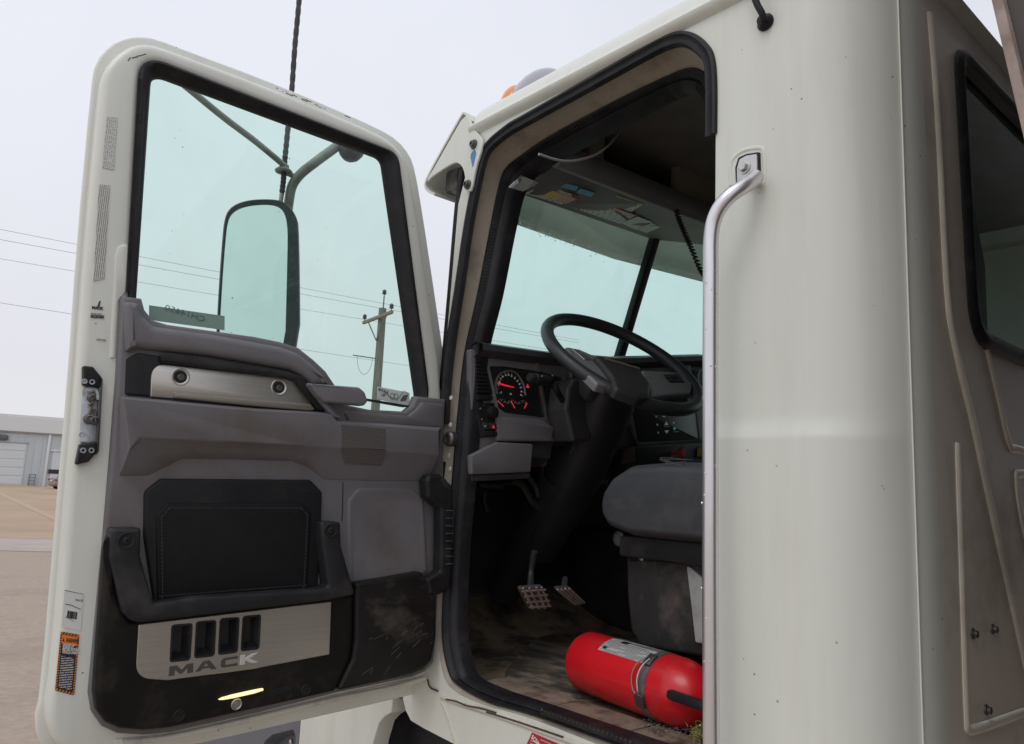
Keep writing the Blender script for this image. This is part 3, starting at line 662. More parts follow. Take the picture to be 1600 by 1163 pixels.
tube('buckle_drawing', [FD.w(*p, -.0165) for p in ((601, 614), (606, 616), (609, 621), (623, 622), (630, 611), (637, 615))], .0006, INK, door, seg=4, n=2)
bm = bmesh.new(); bm.faces.new([bm.verts.new(FD.w(*p, -.0165)) for p in ((625, 627), (630, 618), (638, 617), (634, 626))]); fin(bm, 'buckle_drawing', GREYINK, door, recalc=False)
# printed weld-on pad above the trim (raised body pad)
pplate('frame_pad', FD, [(186, 384), (201, 380), (200, 452), (185, 470), (180, 560), (172, 560), (180, 400)], 0, .004, PAINT, door, r=.01, ch=.003)

# ---- trim panel
T0 = .022
trim_px = [(190, 462), (222, 466), (227, 484), (240, 500), (263, 507), (400, 526), (439, 534), (467, 543), (491, 562), (510, 580), (524, 601), (540, 632), (578, 640), (634, 643), (645, 634), (651, 619), (697, 624), (693, 738), (690, 800), (687, 900), (685, 940), (685, 997), (678, 1035), (666, 1050), (645, 1059), (524, 1084), (400, 1116), (266, 1146), (225, 1150), (184, 1147), (160, 1136), (145, 1115), (140, 1085), (151, 967), (162, 850), (174, 709), (184, 578)]
trim = plate('trim_panel', FD, FD.qs(trim_px, T0), -.004, T0, TRIM, door, ch=.008, st=3)
# side return at the top right (window corner) : raised shelf
pplate('window_shelf', FD, [(548, 660), (538, 642), (640, 650), (652, 640), (662, 628), (694, 632), (693, 668)], T0, .034, TRIM, door, r=.008, ch=.005)
# pillow above the pull handle
pil_px = [(194, 468), (219, 473), (226, 494), (242, 509), (330, 521), (400, 534), (439, 541), (467, 551), (489, 568), (508, 586), (518, 602), (490, 602), (474, 588), (456, 578), (330, 556), (250, 547), (216, 543), (199, 550)]
plate('upper_trim', FD, rnd(FD.qs(pil_px, .045), .012, 3), T0-.002, .045, TRIM, door, ch=.016, st=5)
# recess and brushed pull plate
pplate('pull_recess', FD, [(196, 617), (198, 560), (216, 551), (250, 556), (455, 583), (474, 589), (519, 644)], T0-.002, T0+.007, BLACKP, door, r=[.006, .01, .01, .03, .02, .02, .006], ch=.004)
rbm = [(250, 553), (330, 561), (456, 582), (475, 589), (519, 643), (497, 641.5), (461, 594), (448, 590.5), (252, 566)]
pplate('pull_border', FD, rbm, T0, .046, BLACKP, door, r=.006, ch=.005)
pp = rnd(FD.qs([(235, 620), (236.5, 567), (450, 590.5), (462, 597), (496, 641)], T0+.012), [.002, .035, .03, .02, .004], 7)
pull = plate('pull_plate', FD, pp, T0+.004, T0+.012, ALU, door, ch=.0022, st=2)
ledge = pplate('pull_lip', FD, [(273, 613), (388, 623), (486, 631.5), (494, 641), (482, 642), (388, 634), (273, 622)], T0+.010, .046, mat('brownish_lip', (.30, .27, .235), .5, .5, var=.06, vs_=9), door, r=.004, ch=.004)  # brownish strip along the plate's lower edge
for q in ((282, 589), (436, 605.5)):
    turned('screw_cup', FD.w(*q, T0+.012), FD.n, [(.0185, .0), (.0185, .0012), (.0168, .0018), (.0145, .0010), (.0125, .0004)], ALU, pull, 22)
    a = turned('screw_well', FD.w(*q, T0+.0125), FD.n, [(.0135, .0), (.0125, .0008), (.0, .0006)], BLACKP, pull, 18)
    turned('screw', FD.w(*q, T0+.0133)+FD.e1*-.001-FD.e2*.001, FD.n, [(.0075, 0), (.0072, .002), (.006, .003), (.0036, .003), (.003, .0015), (0, .0015)], DSTEEL, pull, 14)
# release lever
lev = pplate('release_lever', FD, [(483, 599), (562, 605), (571, 613), (575.5, 627), (570, 634), (508, 628.5), (497, 618)], .044, .072, TRIM2, door, r=[.004, .014, .012, .006, .006, .006, .006], ch=.006, st=3)
pplate('lever_arm', FD, [(478, 596), (500, 603), (514, 630), (536, 655), (520, 652), (500, 628)], T0, .055, TRIM2, door, r=.005, ch=.006)

# pod: upper body of the panel that stands proud and turns under
PO = .062
front = [(192, 622), (300, 632), (400, 641), (500, 646), (519, 648), (527, 659), (600, 665), (686, 672), (686, 711), (590, 704), (494, 698), (474, 696), (450, 695), (380, 691), (306, 688), (218, 683), (203, 702)]
back = [(186, 619), (300, 628), (400, 637), (503, 643), (516, 645), (524, 655), (600, 661), (690, 667), (667, 752), (590, 752), (507, 750), (482, 731), (456, 721), (392, 719), (284, 717), (231, 744), (186, 744)]
fr_, bk_ = FD.qs(front, PO), FD.qs(back, T0)
def mix2(t, o): return [FD.P((a[0]*(1-t)+b[0]*t, a[1]*(1-t)+b[1]*t), o) for a, b in zip(bk_, fr_)]
bm = bmesh.new()
loft(bm, [mix2(0, T0-.003), mix2(.03, T0+.002), mix2(.5, T0+.5*(PO-T0)+.003), mix2(.9, PO-.006), mix2(.96, PO-.002), [FD.P(p, PO) for p in inset(fr_, .002)]], cap1=True)
pod = fin(bm, 'armrest', TRIM, door, smooth=28)
# speaker grille: frame of tiny holes pressed in the pod
gm = bpy.data.materials.new('perforated_plastic'); gm.use_nodes = True
t_ = gm.node_tree; p_ = t_.nodes['Principled BSDF']; p_.inputs['Roughness'].default_value = .6
n_ = t_.nodes.new('ShaderNodeTexCoord'); m_ = t_.nodes.new('ShaderNodeMapping'); m_.inputs['Scale'].default_value = (24, 1, 22); t_.links.new(n_.outputs['Generated'], m_.inputs[0])
s_ = t_.nodes.new('ShaderNodeSeparateXYZ'); t_.links.new(m_.outputs[0], s_.inputs[0])
def mth(op, a, b=None):
    k = t_.nodes.new('ShaderNodeMath'); k.operation = op
    for i, x in enumerate((a, b)):
        if x is None: continue
        if isinstance(x, (int, float)): k.inputs[i].default_value = x
        else: t_.links.new(x, k.inputs[i])
    return k.outputs[0]
row = mth('FLOOR', s_.outputs[2]); xo = mth('ADD', s_.outputs[0], mth('MULTIPLY', mth('MODULO', row, 2), .5))
dx_ = mth('SUBTRACT', mth('FRACT', xo), .5); dz_ = mth('SUBTRACT', mth('FRACT', s_.outputs[2]), .5)
rad = mth('SQRT', mth('ADD', mth('MULTIPLY', dx_, dx_), mth('MULTIPLY', dz_, dz_)))
mask = mth('LESS_THAN', rad, .33)
mi = t_.nodes.new('ShaderNodeMix'); mi.data_type = 'RGBA'; t_.links.new(mask, mi.inputs[0]); mi.inputs[6].default_value = (.15, .135, .13, 1); mi.inputs[7].default_value = (.02, .02, .02, 1); t_.links.new(mi.outputs[2], p_.inputs['Base Color'])
bm = bmesh.new()
g1 = FD.qs([(533, 664), (603, 670), (603, 703.5), (533, 700)], PO+.001)
slab(bm, FD, g1, PO-.002, PO+.0012, .001, 1)
lowq = [FD.w(533, 701, PO+.0012), FD.w(603, 704.5, PO+.0012), FD.w(596, 727, PO-.012), FD.w(539, 724, PO-.012)]
bm.faces.new([bm.verts.new(p) for p in lowq])
fin(bm, 'speaker_grille', gm, door)

# embossed storage panel at the hinge side
emb = rnd(FD.qs([(548, 907), (547, 784), (561, 767), (643, 768), (658, 781), (664, 893)], T0), [.004, .012, .012, .012, .012, .004], 4)
bm = bmesh.new()
loft(bm, [[FD.P(p, T0-.0005) for p in inset(emb, -.008)], [FD.P(p, T0+.003) for p in inset(emb, -.003)], [FD.P(p, T0+.0034) for p in emb], [FD.P(p, T0+.0008) for p in inset(emb, .008)]], cap1=True)
fin(bm, 'embossed_panel', TRIM, door, smooth=35)
tube('trim_seam', [FD.w(*p, T0+.0003) for p in ((536, 754), (535, 800), (534, 815))], .0012, BLACKP, door, seg=5, n=1, smooth=False)

# black padded insert with stitching
pad_o = [(241, 943), (225, 838), (226, 768), (252, 748), (486, 750), (504, 769), (503, 820), (497, 921)]
pad = pplate('padded_insert', FD, pad_o, T0-.002, T0+.010, BLACKP, door, r=[.006, .01, .02, .012, .012, .012, .01, .006], ch=.006, st=3)
pin = [(246, 940), (244, 806), (262, 786), (473, 787), (487, 801), (481, 921)]
pinq = rnd(FD.qs(pin, T0+.015), [.004, .012, .008, .008, .01, .004], 4)
plate('vinyl_panel', FD, pinq, T0+.008, T0+.015, FABR, pad, ch=.005, st=3)
stq = inset(pinq, .010); bm = bmesh.new()
tot = 0
for i in range(len(stq)):
    a, b = V(stq[i]), V(stq[(i+1) % len(stq)]); ln = (b-a).length; n_s = max(1, int(ln/.0075)); d = (b-a).normalized() if ln > 1e-6 else V((1, 0))
    for k in range(n_s):
        c = a.lerp(b, (k+.5)/n_s); ex = FD.e1*d.x+FD.e2*d.y; box(bm, FD.P(c, T0+.0155), .0045, .0016, .0012, ex, ex.cross(FD.n), FD.n)
fin(bm, 'stitching', mat('dark_thread', (.05, .055, .06), .7), pad, kind='stuff')

# lower pocket
LO = .052
low_px = [(164, 862), (173, 828), (172, 872), (186, 940), (205, 972), (250, 962), (515, 918), (554, 930), (553, 1000), (549, 1030), (525, 1081), (400, 1109), (266, 1139), (225, 1143), (188, 1140), (165, 1130), (152, 1112), (148, 1085), (155, 985)]
scq = [(556, 912), (600, 905), (660, 894), (668, 908), (683, 935), (683, 997), (676, 1033), (664, 1047), (645, 1055), (527, 1081), (551, 1031), (556, 1000)]
plate('scuffed_lower_panel', FD, rnd(FD.qs(scq, LO+.004), .008, 3), T0-.004, LO+.004, SCUFF, door, ch=.010, st=4)
bm = bmesh.new()                                          # pale scratches left by boots
random.seed(11)
for k in range(22):
    px, py = random.uniform(570, 676), random.uniform(975, 1050)
    if py > 1072-(px-527)*.20 or py < 960+(676-px)*.35: continue
    a = FD.w(px, py, LO+.0047); l = random.uniform(.006, .030); th = math.radians(random.uniform(120, 172)); ex = FD.e1*math.cos(th)+FD.e2*math.sin(th)
    box(bm, a, l, .0004, random.uniform(.0004, .0012), ex, FD.n, ex.cross(FD.n))
fin(bm, 'scratch', mat('pale_scratch', (.13, .125, .12), .7), door, kind='stuff')
bar = [(174, 826), (221, 825), (220, 870), (241, 943), (300, 934), (497, 921), (514, 917), (503, 846), (502, 815), (533, 816), (534, 853), (556, 930), (515, 938), (217, 974), (205, 971), (192, 958), (172, 872)]
plate('pocket_rim', FD, rnd(FD.qs(bar, LO+.016), .007, 3), T0, LO+.016, mat('charcoal_plastic', spec=.22, col=(.023, .0235, .0265), rough=.45, var=.12, vs_=8, bump=.2, bs=800, dirt=(.12, .11, .10), dscale=9, damt=.4), door, ch=.008, st=3)
for q in ((198, 845), (517, 829)):
    turned('screw_cup', FD.w(*q, LO+.016), FD.n, [(.0165, -.001), (.0165, .001), (.015, .002), (.012, .0006), (.010, .0003), (0, .0003)], BLACKP, door, 20)
    turned('screw', FD.w(*q, LO+.0165), FD.n, [(.0075, 0), (.0072, .0025), (.0055, .0035), (.003, .0035), (.0026, .001), (0, .001)], BLACKP, door, 14)
# maker's plate with four slots and raised letters
mp_ = rnd(FD.qs([(217, 976), (518, 940), (515, 1023), (400, 1045), (262, 1063.5), (212, 1060)], LO+.0035), [.004, .003, .004, 0, .02, .05], 8)
slots = []
S0 = (200, 920); sc_ = 4.706
for s4 in (((322, 268), (474, 256), (457, 524), (309, 540)), ((503, 244), (648, 233), (635, 494), (489, 511)), ((678, 221), (818, 211), (806, 468), (664, 486)), ((846, 204), (978, 192), (965, 443), (830, 459))):
    slots.append(rnd(FD.qs([(S0[0]+x/sc_, S0[1]+y/sc_) for x, y in s4], LO+.0035), .006, 4))
plate('lower_pocket', FD, rnd(FD.qs(low_px, LO), .008, 3), T0-.004, LO, DIRTB, door, ch=.012, st=4, holes=[inset(q, -.002) for q in slots])
mpl = plate('maker_plate', FD, mp_, LO-.006, LO+.0035, ALU, door, ch=.0012, st=1, holes=slots)
for s4 in slots:
    bm = bmesh.new()
    loft(bm, [[FD.P(p, LO+.003) for p in inset(s4, -.001)], [FD.P(p, LO+.0045) for p in inset(s4, .0005)], [FD.P(p, LO+.004) for p in inset(s4, .003)], [FD.P((p[0]+.003, p[1]+.004), LO-.022) for p in inset(s4, .009)]])
    sl_ = fin(bm, 'slot', BLACKP, mpl, smooth=25)
    plate('slot_back', FD, [(p[0]+.003, p[1]+.004) for p in inset(s4, .006)], LO-.030, LO-.0235, INK, mpl, ch=0, st=0)
LET = mat('chrome_letters', (.17, .165, .16), .3, .8, var=.15, vs_=60, dirt=(.06, .05, .045), dscale=60, damt=.5)
LETK = mat('letter_shine', (.80, .79, .76), .45, .6, var=.05)  # letter metal made paler, the shine on the K put into its colour
LTR = {'M': ([(0, 0), (0, 1), (.30, 1), (.5, .52), (.70, 1), (1, 1), (1, 0), (.76, 0), (.76, .55), (.55, .08), (.45, .08), (.24, .55), (.24, 0)], []),
       'A': ([(0, 0), (.34, 1), (.66, 1), (1, 0), (.74, 0), (.67, .22), (.33, .22), (.26, 0)], [[(.39, .42), (.61, .42), (.5, .76)]]),
       'C': ([(1, 1), (.14, 1), (0, .82), (0, .18), (.14, 0), (1, 0), (1, .27), (.27, .27), (.27, .73), (1, .73)], []),
       'K': ([(0, 0), (0, 1), (.27, 1), (.27, .63), (.64, 1), (.98, 1), (.52, .54), (1, 0), (.64, 0), (.27, .40), (.27, 0)], [])}
for ch_, q4 in (('M', ((263.3, 1057.2), (301.8, 1051), (302.3, 1036), (264.8, 1041.6))), ('A', ((304.6, 1050.5), (338.5, 1045.2), (338.8, 1030), (305.6, 1035))),
                ('C', ((344.5, 1044.4), (371, 1040.2), (371.6, 1024.8), (345.6, 1029))), ('K', ((374.8, 1039.5), (404, 1034.8), (404, 1019.8), (375.6, 1024.4)))):
    c4 = [V(q) for q in FD.qs(q4, LO+.0045)]
    def bl(p): return tuple((c4[0]*(1-p[0])+c4[1]*p[0])*(1-p[1])+(c4[3]*(1-p[0])+c4[2]*p[0])*p[1])
    o_, hs_ = LTR[ch_]
    plate('letter', FD, [bl(p) for p in o_], LO+.002, LO+.0050, LETK if ch_ == 'K' else LET, mpl, ch=.0005, st=1, holes=[[bl(p) for p in h] for h in hs_])
# courtesy lamp at the lower edge, lit
LAMP = emit('lit_lamp_lens', (1.0, .82, .42), .95)
lo_ = FD.w(377, 1085.5, LO+.004); la_ = FD.w(342, 1093, LO+.004); lb2 = FD.w(412, 1078, LO+.004); ex = (lb2-la_).normalized(); L_ = (lb2-la_).length
bm = bmesh.new()
pts = [(-.5, -.0005), (-.42, .0018), (-.2, .0032), (.2, .0036), (.42, .0034), (.5, .0028), (.5, -.0006), (.3, -.0028), (-.2, -.0034), (-.42, -.0022)]
ey = FD.n.cross(ex); ey = ey if ey.z > 0 else -ey
loft(bm, [[lo_+ex*(a*L_)+ey*b+FD.n*-.004 for a, b in pts], [lo_+ex*(a*L_*.98)+ey*b*.9+FD.n*.003 for a, b in pts], [lo_+ex*(a*L_*.9)+ey*b*.5+FD.n*.0045 for a, b in pts]], cap1=True)
fin(bm, 'courtesy_lamp', LAMP, door)
for q, m_ in (((369.5, 1100.5), STEEL), ((449, 1084), BLACKP), ((280, 1118), BLACKP), ((478, 1078), BLACKP)):
    turned('screw', FD.w(*q, LO), FD.n, [(.0115, -.001), (.0115, .001), (.0100, .0022), (.0085, .001), (.0055, .001), (.005, .003), (.002, .003), (.0018, .001), (0, .001)], m_, door, 18)
pplate('lower_slot', FD, [(417, 1080), (462, 1070), (456, 1082), (420, 1090)], LO-.004, LO+.002, BLACKP, door, r=.003, ch=.002)
# bottom edge strip
tube('bottom_bead', [FD.w(*p, .006) for p in ((664, 1060), (600, 1077), (524, 1092), (400, 1122), (266, 1152), (190, 1160))], .006, PAINT_D, door, seg=8, n=4)
plate('bottom_flange', FD, FD.qs([(664, 1066), (600, 1079), (524, 1095), (380, 1130), (266, 1155), (180, 1170), (180, 1155), (266, 1147), (400, 1117), (524, 1086), (650, 1059)], .004), -.01, .004, PAINT_D, door, ch=.003)

# grab handle at the hinge edge
GO = .03
def gw(px, py, o): return FD.w(px, py, o)
gh = pplate('grab_handle', FD, [(666, 751), (671, 743), (689, 741), (707, 758), (709, 772), (708, 884), (706, 918), (688, 930), (672, 930), (667, 906), (688, 893), (689, 795), (668, 778)], .034, .066, BLACKP, door, r=.006, ch=.010, st=3)
pplate('handle_foot', FD, [(668, 752), (684, 748), (690, 760), (690, 788), (670, 776)], T0-.004, .05, BLACKP, door, r=.006, ch=.008)
pplate('handle_foot', FD, [(668, 905), (686, 899), (688, 926), (674, 929)], T0-.004, .05, BLACKP, door, r=.006, ch=.008)
pplate('handle_hole', FD, [(690, 749), (696, 748), (705, 763), (703, 766), (694, 760)], .060, .0672, DARK, gh, r=.003, ch=.0005)
for k in range(8):
    y = 798+k*11.9; bm = bmesh.new(); box(bm, gw(702, y, .0668), .020, .003, .0016, FD.e1, FD.n, FD.e2, .0004); fin(bm, 'grip_rib', mat('worn_grip', (.13, .13, .135), .5) if k == 0 else bpy.data.materials['worn_grip'], gh)

# latch in the shut face
lt = pplate('latch', FD, [(130, 606), (156, 600), (152, 694), (125, 692)], -.004, .006, ZINC, door, r=.004, ch=.002)
pplate('latch_cap', FD, [(130, 571), (146, 573), (160, 590), (158, 606), (130, 602)], .0, .018, BLACKP, lt, r=.004, ch=.005)
pplate('latch_cap', FD, [(125, 694), (152, 690), (153, 706), (139, 722), (118, 727)], .0, .018, BLACKP, lt, r=.004, ch=.005)
pplate('latch_side', FD, [(155, 592), (161, 591), (155, 706), (150, 712)], .0, .014, DSTEEL, lt, r=.002, ch=.002)
for q, rr_ in (((143, 622), .008), ((139, 655), .010), ((147, 657), .009), ((149, 618), .006)):
    turned('latch_claw', FD.w(*q, .006), FD.n, [(rr_*1.1, 0), (rr_, .008), (rr_*.6, .010), (rr_*.5, .006), (0, .006)], DSTEEL, lt, 10)
tube('latch_spring', [FD.w(*p, .013) for p in ((139, 634), (146, 628), (140, 648), (148, 640), (150, 660))], .0022, DSTEEL, lt, seg=6, n=4)
tube('latch_lever', [FD.w(*p, .013) for p in ((137, 612), (150, 610), (153, 625))], .004, ZINC, lt, seg=6, n=4)
for q in ((128, 679), (130, 704), (143, 704), (132, 596), (144, 597)):
    turned('rivet', FD.w(*q, .0065 if q[1] == 679 else .0185), FD.n, [(.0055, 0), (.005, .001), (.003, .0008), (.0028, -.001), (0, -.001)], ZINC, lt, 12)

random.seed(31); bm = bmesh.new()
for px, py, l, t in [(206, 91, 9, .2), (214, 88, 14, .25), (200, 95, 4, .9)]+[(random.uniform(430, 545), 0, random.uniform(2, 9), 0) for _ in range(16)]:
    if py == 0: py = 138+(px-430)*.40+random.uniform(-1.5, 1.5); t = .40
    a = FD.w(px, py, -.0012 if px > 400 else .0002); b = FD.w(px+l, py+l*math.tan(t)*(1 if px > 400 else -1), -.0012 if px > 400 else .0002); sweep(bm, [a, a.lerp(b, .5)+FD.e2*random.uniform(-.001, .001), b], random.uniform(.0006, .0012), 5)
fin(bm, 'paint_chip', mat('bare_primer', (.10, .085, .07), .8), door, kind='stuff')
# printed notices and labels on the shut face
CLEAR = (.60, .60, .545)
pr1 = print_mat('fine_print', (.655, .655, .60), (.30, .30, .29), 34, 7, .5, vert=True)
pr2 = print_mat('finer_print', (.655, .655, .60), (.27, .27, .26), 60, 9, .6, vert=True)
pplate('notice', FD, [(167, 182), (184, 184), (178, 266), (160, 262)], 0, .0012, pr1, door, ch=0, st=0)
pplate('notice', FD, [(155, 288), (172, 290), (163, 436), (146, 440)], 0, .0012, pr2, door, ch=0, st=0)
text('notice_print', 'MACK', FD, 143.5, 482.5, .0012, .0075, INK, door, ang=.08, sx=.95, bold=.0004)
bm = bmesh.new(); ip = FD.qs([(151.5, 481), (153, 476), (154.5, 472), (156, 470), (157.5, 471), (156.5, 475), (155.5, 478), (156, 481), (154.5, 480.5), (153.5, 478.5)], .001); slab(bm, FD, ip, 0, .001, 0, 0); fin(bm, 'printed_emblem', INK, door)
text('notice_print', 'MACKPOINT', FD, 141.5, 496.5, .0012, .0085, INK, door, ang=.10, sx=.50, bold=.0004)
text('notice_print', 'scan me', FD, 142, 491, .0012, .006, GREYINK, door, ang=.10)
text('notice_print', 'CM109', FD, 150, 532, .0012, .006, GREYINK, door, ang=.03)
# white parts label with a barcode
wlb = pplate('parts_label', FD, [(101, 922), (130, 928), (126, 986), (96, 979)], 0, .001, WHITE, door, ch=0, st=0)
pplate('label_border', FD, [(101, 922), (130, 928), (129.9, 929), (100.9, 923)], .001, .0014, GREYINK, wlb, ch=0, st=0)
text('label_print', 'MACK', FD, 117, 939, .0012, .005, INK, wlb, ang=-.15, sx=1.0)
tube('label_scrawl', [FD.w(*p, .0012) for p in ((102, 944), (106, 945), (112, 946), (118, 949), (126, 952))], .0007, INK, wlb, seg=4, n=2)
tube('label_scrawl', [FD.w(*p, .0012) for p in ((102, 964), (108, 967), (115, 971))], .0005, GREYINK, wlb, seg=4, n=2)
random.seed(3); bm = bmesh.new()
for k in range(15):
    p = (105+k*1.05, 960+k*.17); w_ = random.choice((.0005, .0008, .0012)); box(bm, FD.w(*p, .0012), w_, .0004, .0135, FD.e1, FD.n, FD.e2)
fin(bm, 'barcode', INK, wlb)
# orange and black warning label
wpx = [(95, 987), (124, 992), (116, 1087), (86, 1079)]
war = pplate('warning_label', FD, wpx, 0, .001, INK, door, r=.003, ch=0, st=0)
def lerpq(u, v): 
    a = V(wpx[0]).lerp(V(wpx[1]), u); b = V(wpx[3]).lerp(V(wpx[2]), u); c = a.lerp(b, v); return (c.x, c.y)
def wrect(name, u0, v0, u1, v1, o, m): return pplate(name, FD, [lerpq(u0, v0), lerpq(u1, v0), lerpq(u1, v1), lerpq(u0, v1)], .001, o, m, war, ch=0, st=0)
for k in range(22):
    v = .02+k*.0445
    for u in (.01, .91):
        pplate('hazard_stripe', FD, [lerpq(u, v+.012), lerpq(u+.08, v), lerpq(u+.08, v+.022), lerpq(u, v+.034)], .001, .0013, ORANGE, war, ch=0, st=0)
for k in range(6):
    for v0 in (.0, .955):
        u = .03+k*.16; pplate('hazard_stripe', FD, [lerpq(u+.05, v0+.004), lerpq(u+.13, v0+.004), lerpq(u+.08, v0+.035), lerpq(u, v0+.035)], .001, .0013, ORANGE, war, ch=0, st=0)
wrect('warning_header', .10, .045, .91, .195, .0014, ORANGE)
text('warning_print', 'WARNING', FD, *lerpq(.29, .160), .0015, .0105, INK, war, ang=-.17, sx=.44, bold=.0002)
bm = bmesh.new(); bm.faces.new([bm.verts.new(FD.w(*lerpq(u, v), .0017)) for u, v in ((.13, .155), (.25, .165), (.19, .09))]); fin(bm, 'warning_triangle', INK, war, recalc=False)
for k, (s, v) in enumerate((('ENGINE UP', .245), ('BEFORE MOVING', .300), ('VEHICLE AWAY', .355))):
    text('warning_print', s, FD, *lerpq(.16, v), .0013, .0078, WHITE, war, ang=-.19, sx=.50, bold=.0002)
wrect('warning_text', .15, .40, .84, .93, .0012, print_mat('white_fine_print', (.02, .02, .02), (.50, .50, .50), 12, 15, .56))

# ================================================================== OUTSIDE OF THE CAB
def X0(px, py, d=0.0): return hit(px, py, (1, 0, 0), (d, 0, 0))
# sun visor over the windshield
vpro = [(1.598, 2.700), (1.615, 2.725), (1.641, 2.741), (1.66, 2.728), (1.73, 2.666), (1.785, 2.614), (1.807, 2.590), (1.813, 2.574), (1.806, 2.558), (1.785, 2.541), (1.757, 2.526)]
def vst(x):
    k = min(x, XC) if x <= XC else 2*XC-x
    return .195*k, (.086*min(x, XC)-.02*max(0, x-XC))
def vsec(x, d):
    dy, dz = vst(max(x, 0)); q = []
    for i, (y, z) in enumerate(vpro):
        a = V(vpro[max(0, i-1)]); b = V(vpro[min(len(vpro)-1, i+1)]); t = (b-a).normalized()
        q.append(V((x, y+dy-t.y*-1*-d if False else y+dy+t.y*d, z+dz-t.x*d)))
    return q
bm = bmesh.new()
xs_ = [-.008, .02, .25, .5, .75, .93, XC, 1.02, 1.2, 1.5, 2*XC]
loft(bm, [vsec(x, 0)+list(reversed(vsec(x, .007))) for x in xs_], True, True)
visor = fin(bm, 'sun_visor', PAINT, TRUCK, smooth=35)
vend = [(727, 176), (735, 189), (737, 200), (746, 208), (754, 218), (753, 232), (743, 262), (737, 297), (731, 301), (727, 294), (726, 272), (721, 259), (714, 254), (706, 256), (690, 266), (674, 277), (667, 285), (668, 278), (677, 264), (700, 223)]
plate('visor_end', FS, smoothp(FS.qs(vend, .012)), .006, .012, PAINT, visor, ch=.0015, st=1, back=True)
for q in ((741, 226), (731.5, 289)):
    turned('visor_bolt', FS.w(*q, .012), FS.n, [(.0135, 0), (.0135, .003), (.0125, .005), (.009, .0055), (.0085, .011), (.006, .012), (.0045, .012), (.004, .008), (0, .008)], DSTEEL, visor, 16)
pplate('visor_sticker', FS, [(736, 240), (742, 233), (744, 240), (741, 252), (738.5, 264), (735, 246)], .012, .0128, mat('blue_sticker', (.08, .22, .50), .4), visor, r=.003, ch=0, st=0)
bm = bmesh.new(); box(bm, X0(715, 285, .06), .05, .06, .07, bev=.01); fin(bm, 'visor_bracket', DSTEEL, visor)
# strip closing the roof to the windshield
bm = bmesh.new()
loft(bm, [[V((x, 1.595, 2.655)) for x in (.02, .5, XC, 1.45, 2*XC-.02)], [(pane if x <= XC else rpane)(x, 2.69) for x in (.02, .5, XC, 1.45, 2*XC-.02)], [V((x, 1.60, 2.69+.09*min(1, max(0, (min(x, 2*XC-x)-.02)/.2)))) for x in (.02, .5, XC, 1.45, 2*XC-.02)]], closed=False)
fin(bm, 'roof_front', PAINT, TRUCK)
# marker lamp on the roof front
mo = X0(838, 128, .40)
bm = bmesh.new(); L = []
for i in range(9):
    a = PI/2*i/8; r = math.cos(a); L.append([mo+V((.055*r*math.cos(t), .14*r*math.sin(t), -.07+.105*math.sin(a))) for t in [2*PI*k/18 for k in range(18)]])
loft(bm, L); mlamp = fin(bm, 'marker_lamp', mat('grey_lens', (.36, .36, .42), .15, coat=.6, var=.03), TRUCK, smooth=50)
bm = bmesh.new(); L = []
for i in range(7):
    a = PI/2*i/6; r = math.cos(a); L.append([mo+V((.054*r*math.cos(t), .105+.06*r*math.sin(t), -.07+.095*math.sin(a))) for t in [2*PI*k/16 for k in range(16)]])
loft(bm, L); fin(bm, 'amber_lens', mat('amber_lens', (.85, .27, .01), .2, coat=.6, var=.03), mlamp, smooth=50)

# grab bar and its mount
bar_path = [X0(1183, 276, -.012), X0(1174, 284, -.026), X0(1160, 293, -.045), X0(1140, 307, -.062), X0(1121, 331, -.070), X0(1111.5, 366, -.072), X0(1110.5, 430, -.072), X0(1110, 560, -.072), X0(1110, 700, -.072), X0(1110, 900, -.072), X0(1111, 1100, -.072), X0(1112, 1260, -.072)]
gb = tube('grab_bar', bar_path, .0137, TUBE, TRUCK, seg=18, n=6)
pplate('mount_pad', FS, [(1148, 262), (1153, 246), (1166, 240), (1186, 237), (1187, 278), (1180, 290), (1160, 293), (1149, 287)], .0, .005, RUB, gb, r=.004, ch=.002)
pplate('mount_plate', FS, [(1151, 263), (1155, 249), (1166, 243), (1182, 240.5), (1182.5, 268), (1177, 287), (1160, 291), (1151, 286)], .005, .0095, STEEL, gb, r=.004, ch=.0015)
bo = FS.w(1163, 262, .0095)
turned('bolt_washer', bo, FS.n, [(.0125, 0), (.0125, .002), (.009, .0026), (0, .0026)], STEEL, gb, 20)
turned('bolt_head', bo+FS.n*.0026, FS.n, [(.0092, 0), (.0092, .0055), (.008, .0068), (0, .0068)], STEEL, gb, 6, smooth=15)
bm = bmesh.new(); sweep(bm, cat([FS.w(*p, 0) for p in ((1142, 290), (1141, 262), (1146, 247), (1162, 235), (1186, 231), (1193, 237), (1195, 262), (1193, 285), (1184, 302))], 6), .0045, 8, flat=(V((1, 0, 0)), .4))
fin(bm, 'mount_emboss', PAINT, TRUCK, smooth=60)
random.seed(5); bm = bmesh.new()                       # rain drops hanging on the bar
for k in range(26):
    a = random.uniform(2.3, 4.6); z = random.uniform(1.30, 2.15)
    c = V((-.072+.0137*math.cos(a), X0(1110, 700, -.072).y+.0137*math.sin(a), z)); r = random.uniform(.0012, .0026)
    lathe(bm, c, (math.cos(a), math.sin(a), 0), [(r, -.0003), (r*.8, r*.4), (0, r*.6)], 8)
fin(bm, 'rain_drop', mat('water_drop', (.75, .77, .80), .05, .2, coat=1), gb, kind='stuff')
# aerial foot above the window
kb = FS.w(1197, 36, 0)
aer = turned('aerial_foot', kb, FS.n, [(.016, 0), (.0165, .004), (.013, .008), (.010, .016), (.0, .018)], BLACKP, TRUCK, 20)
tube('aerial_stem', [X0(1195, 33, -.014), X0(1190, 20, -.022), X0(1181, 2, -.026), X0(1166, -45, -.03), X0(1150, -120, -.03)], .0062, BLACKP, aer, seg=10)
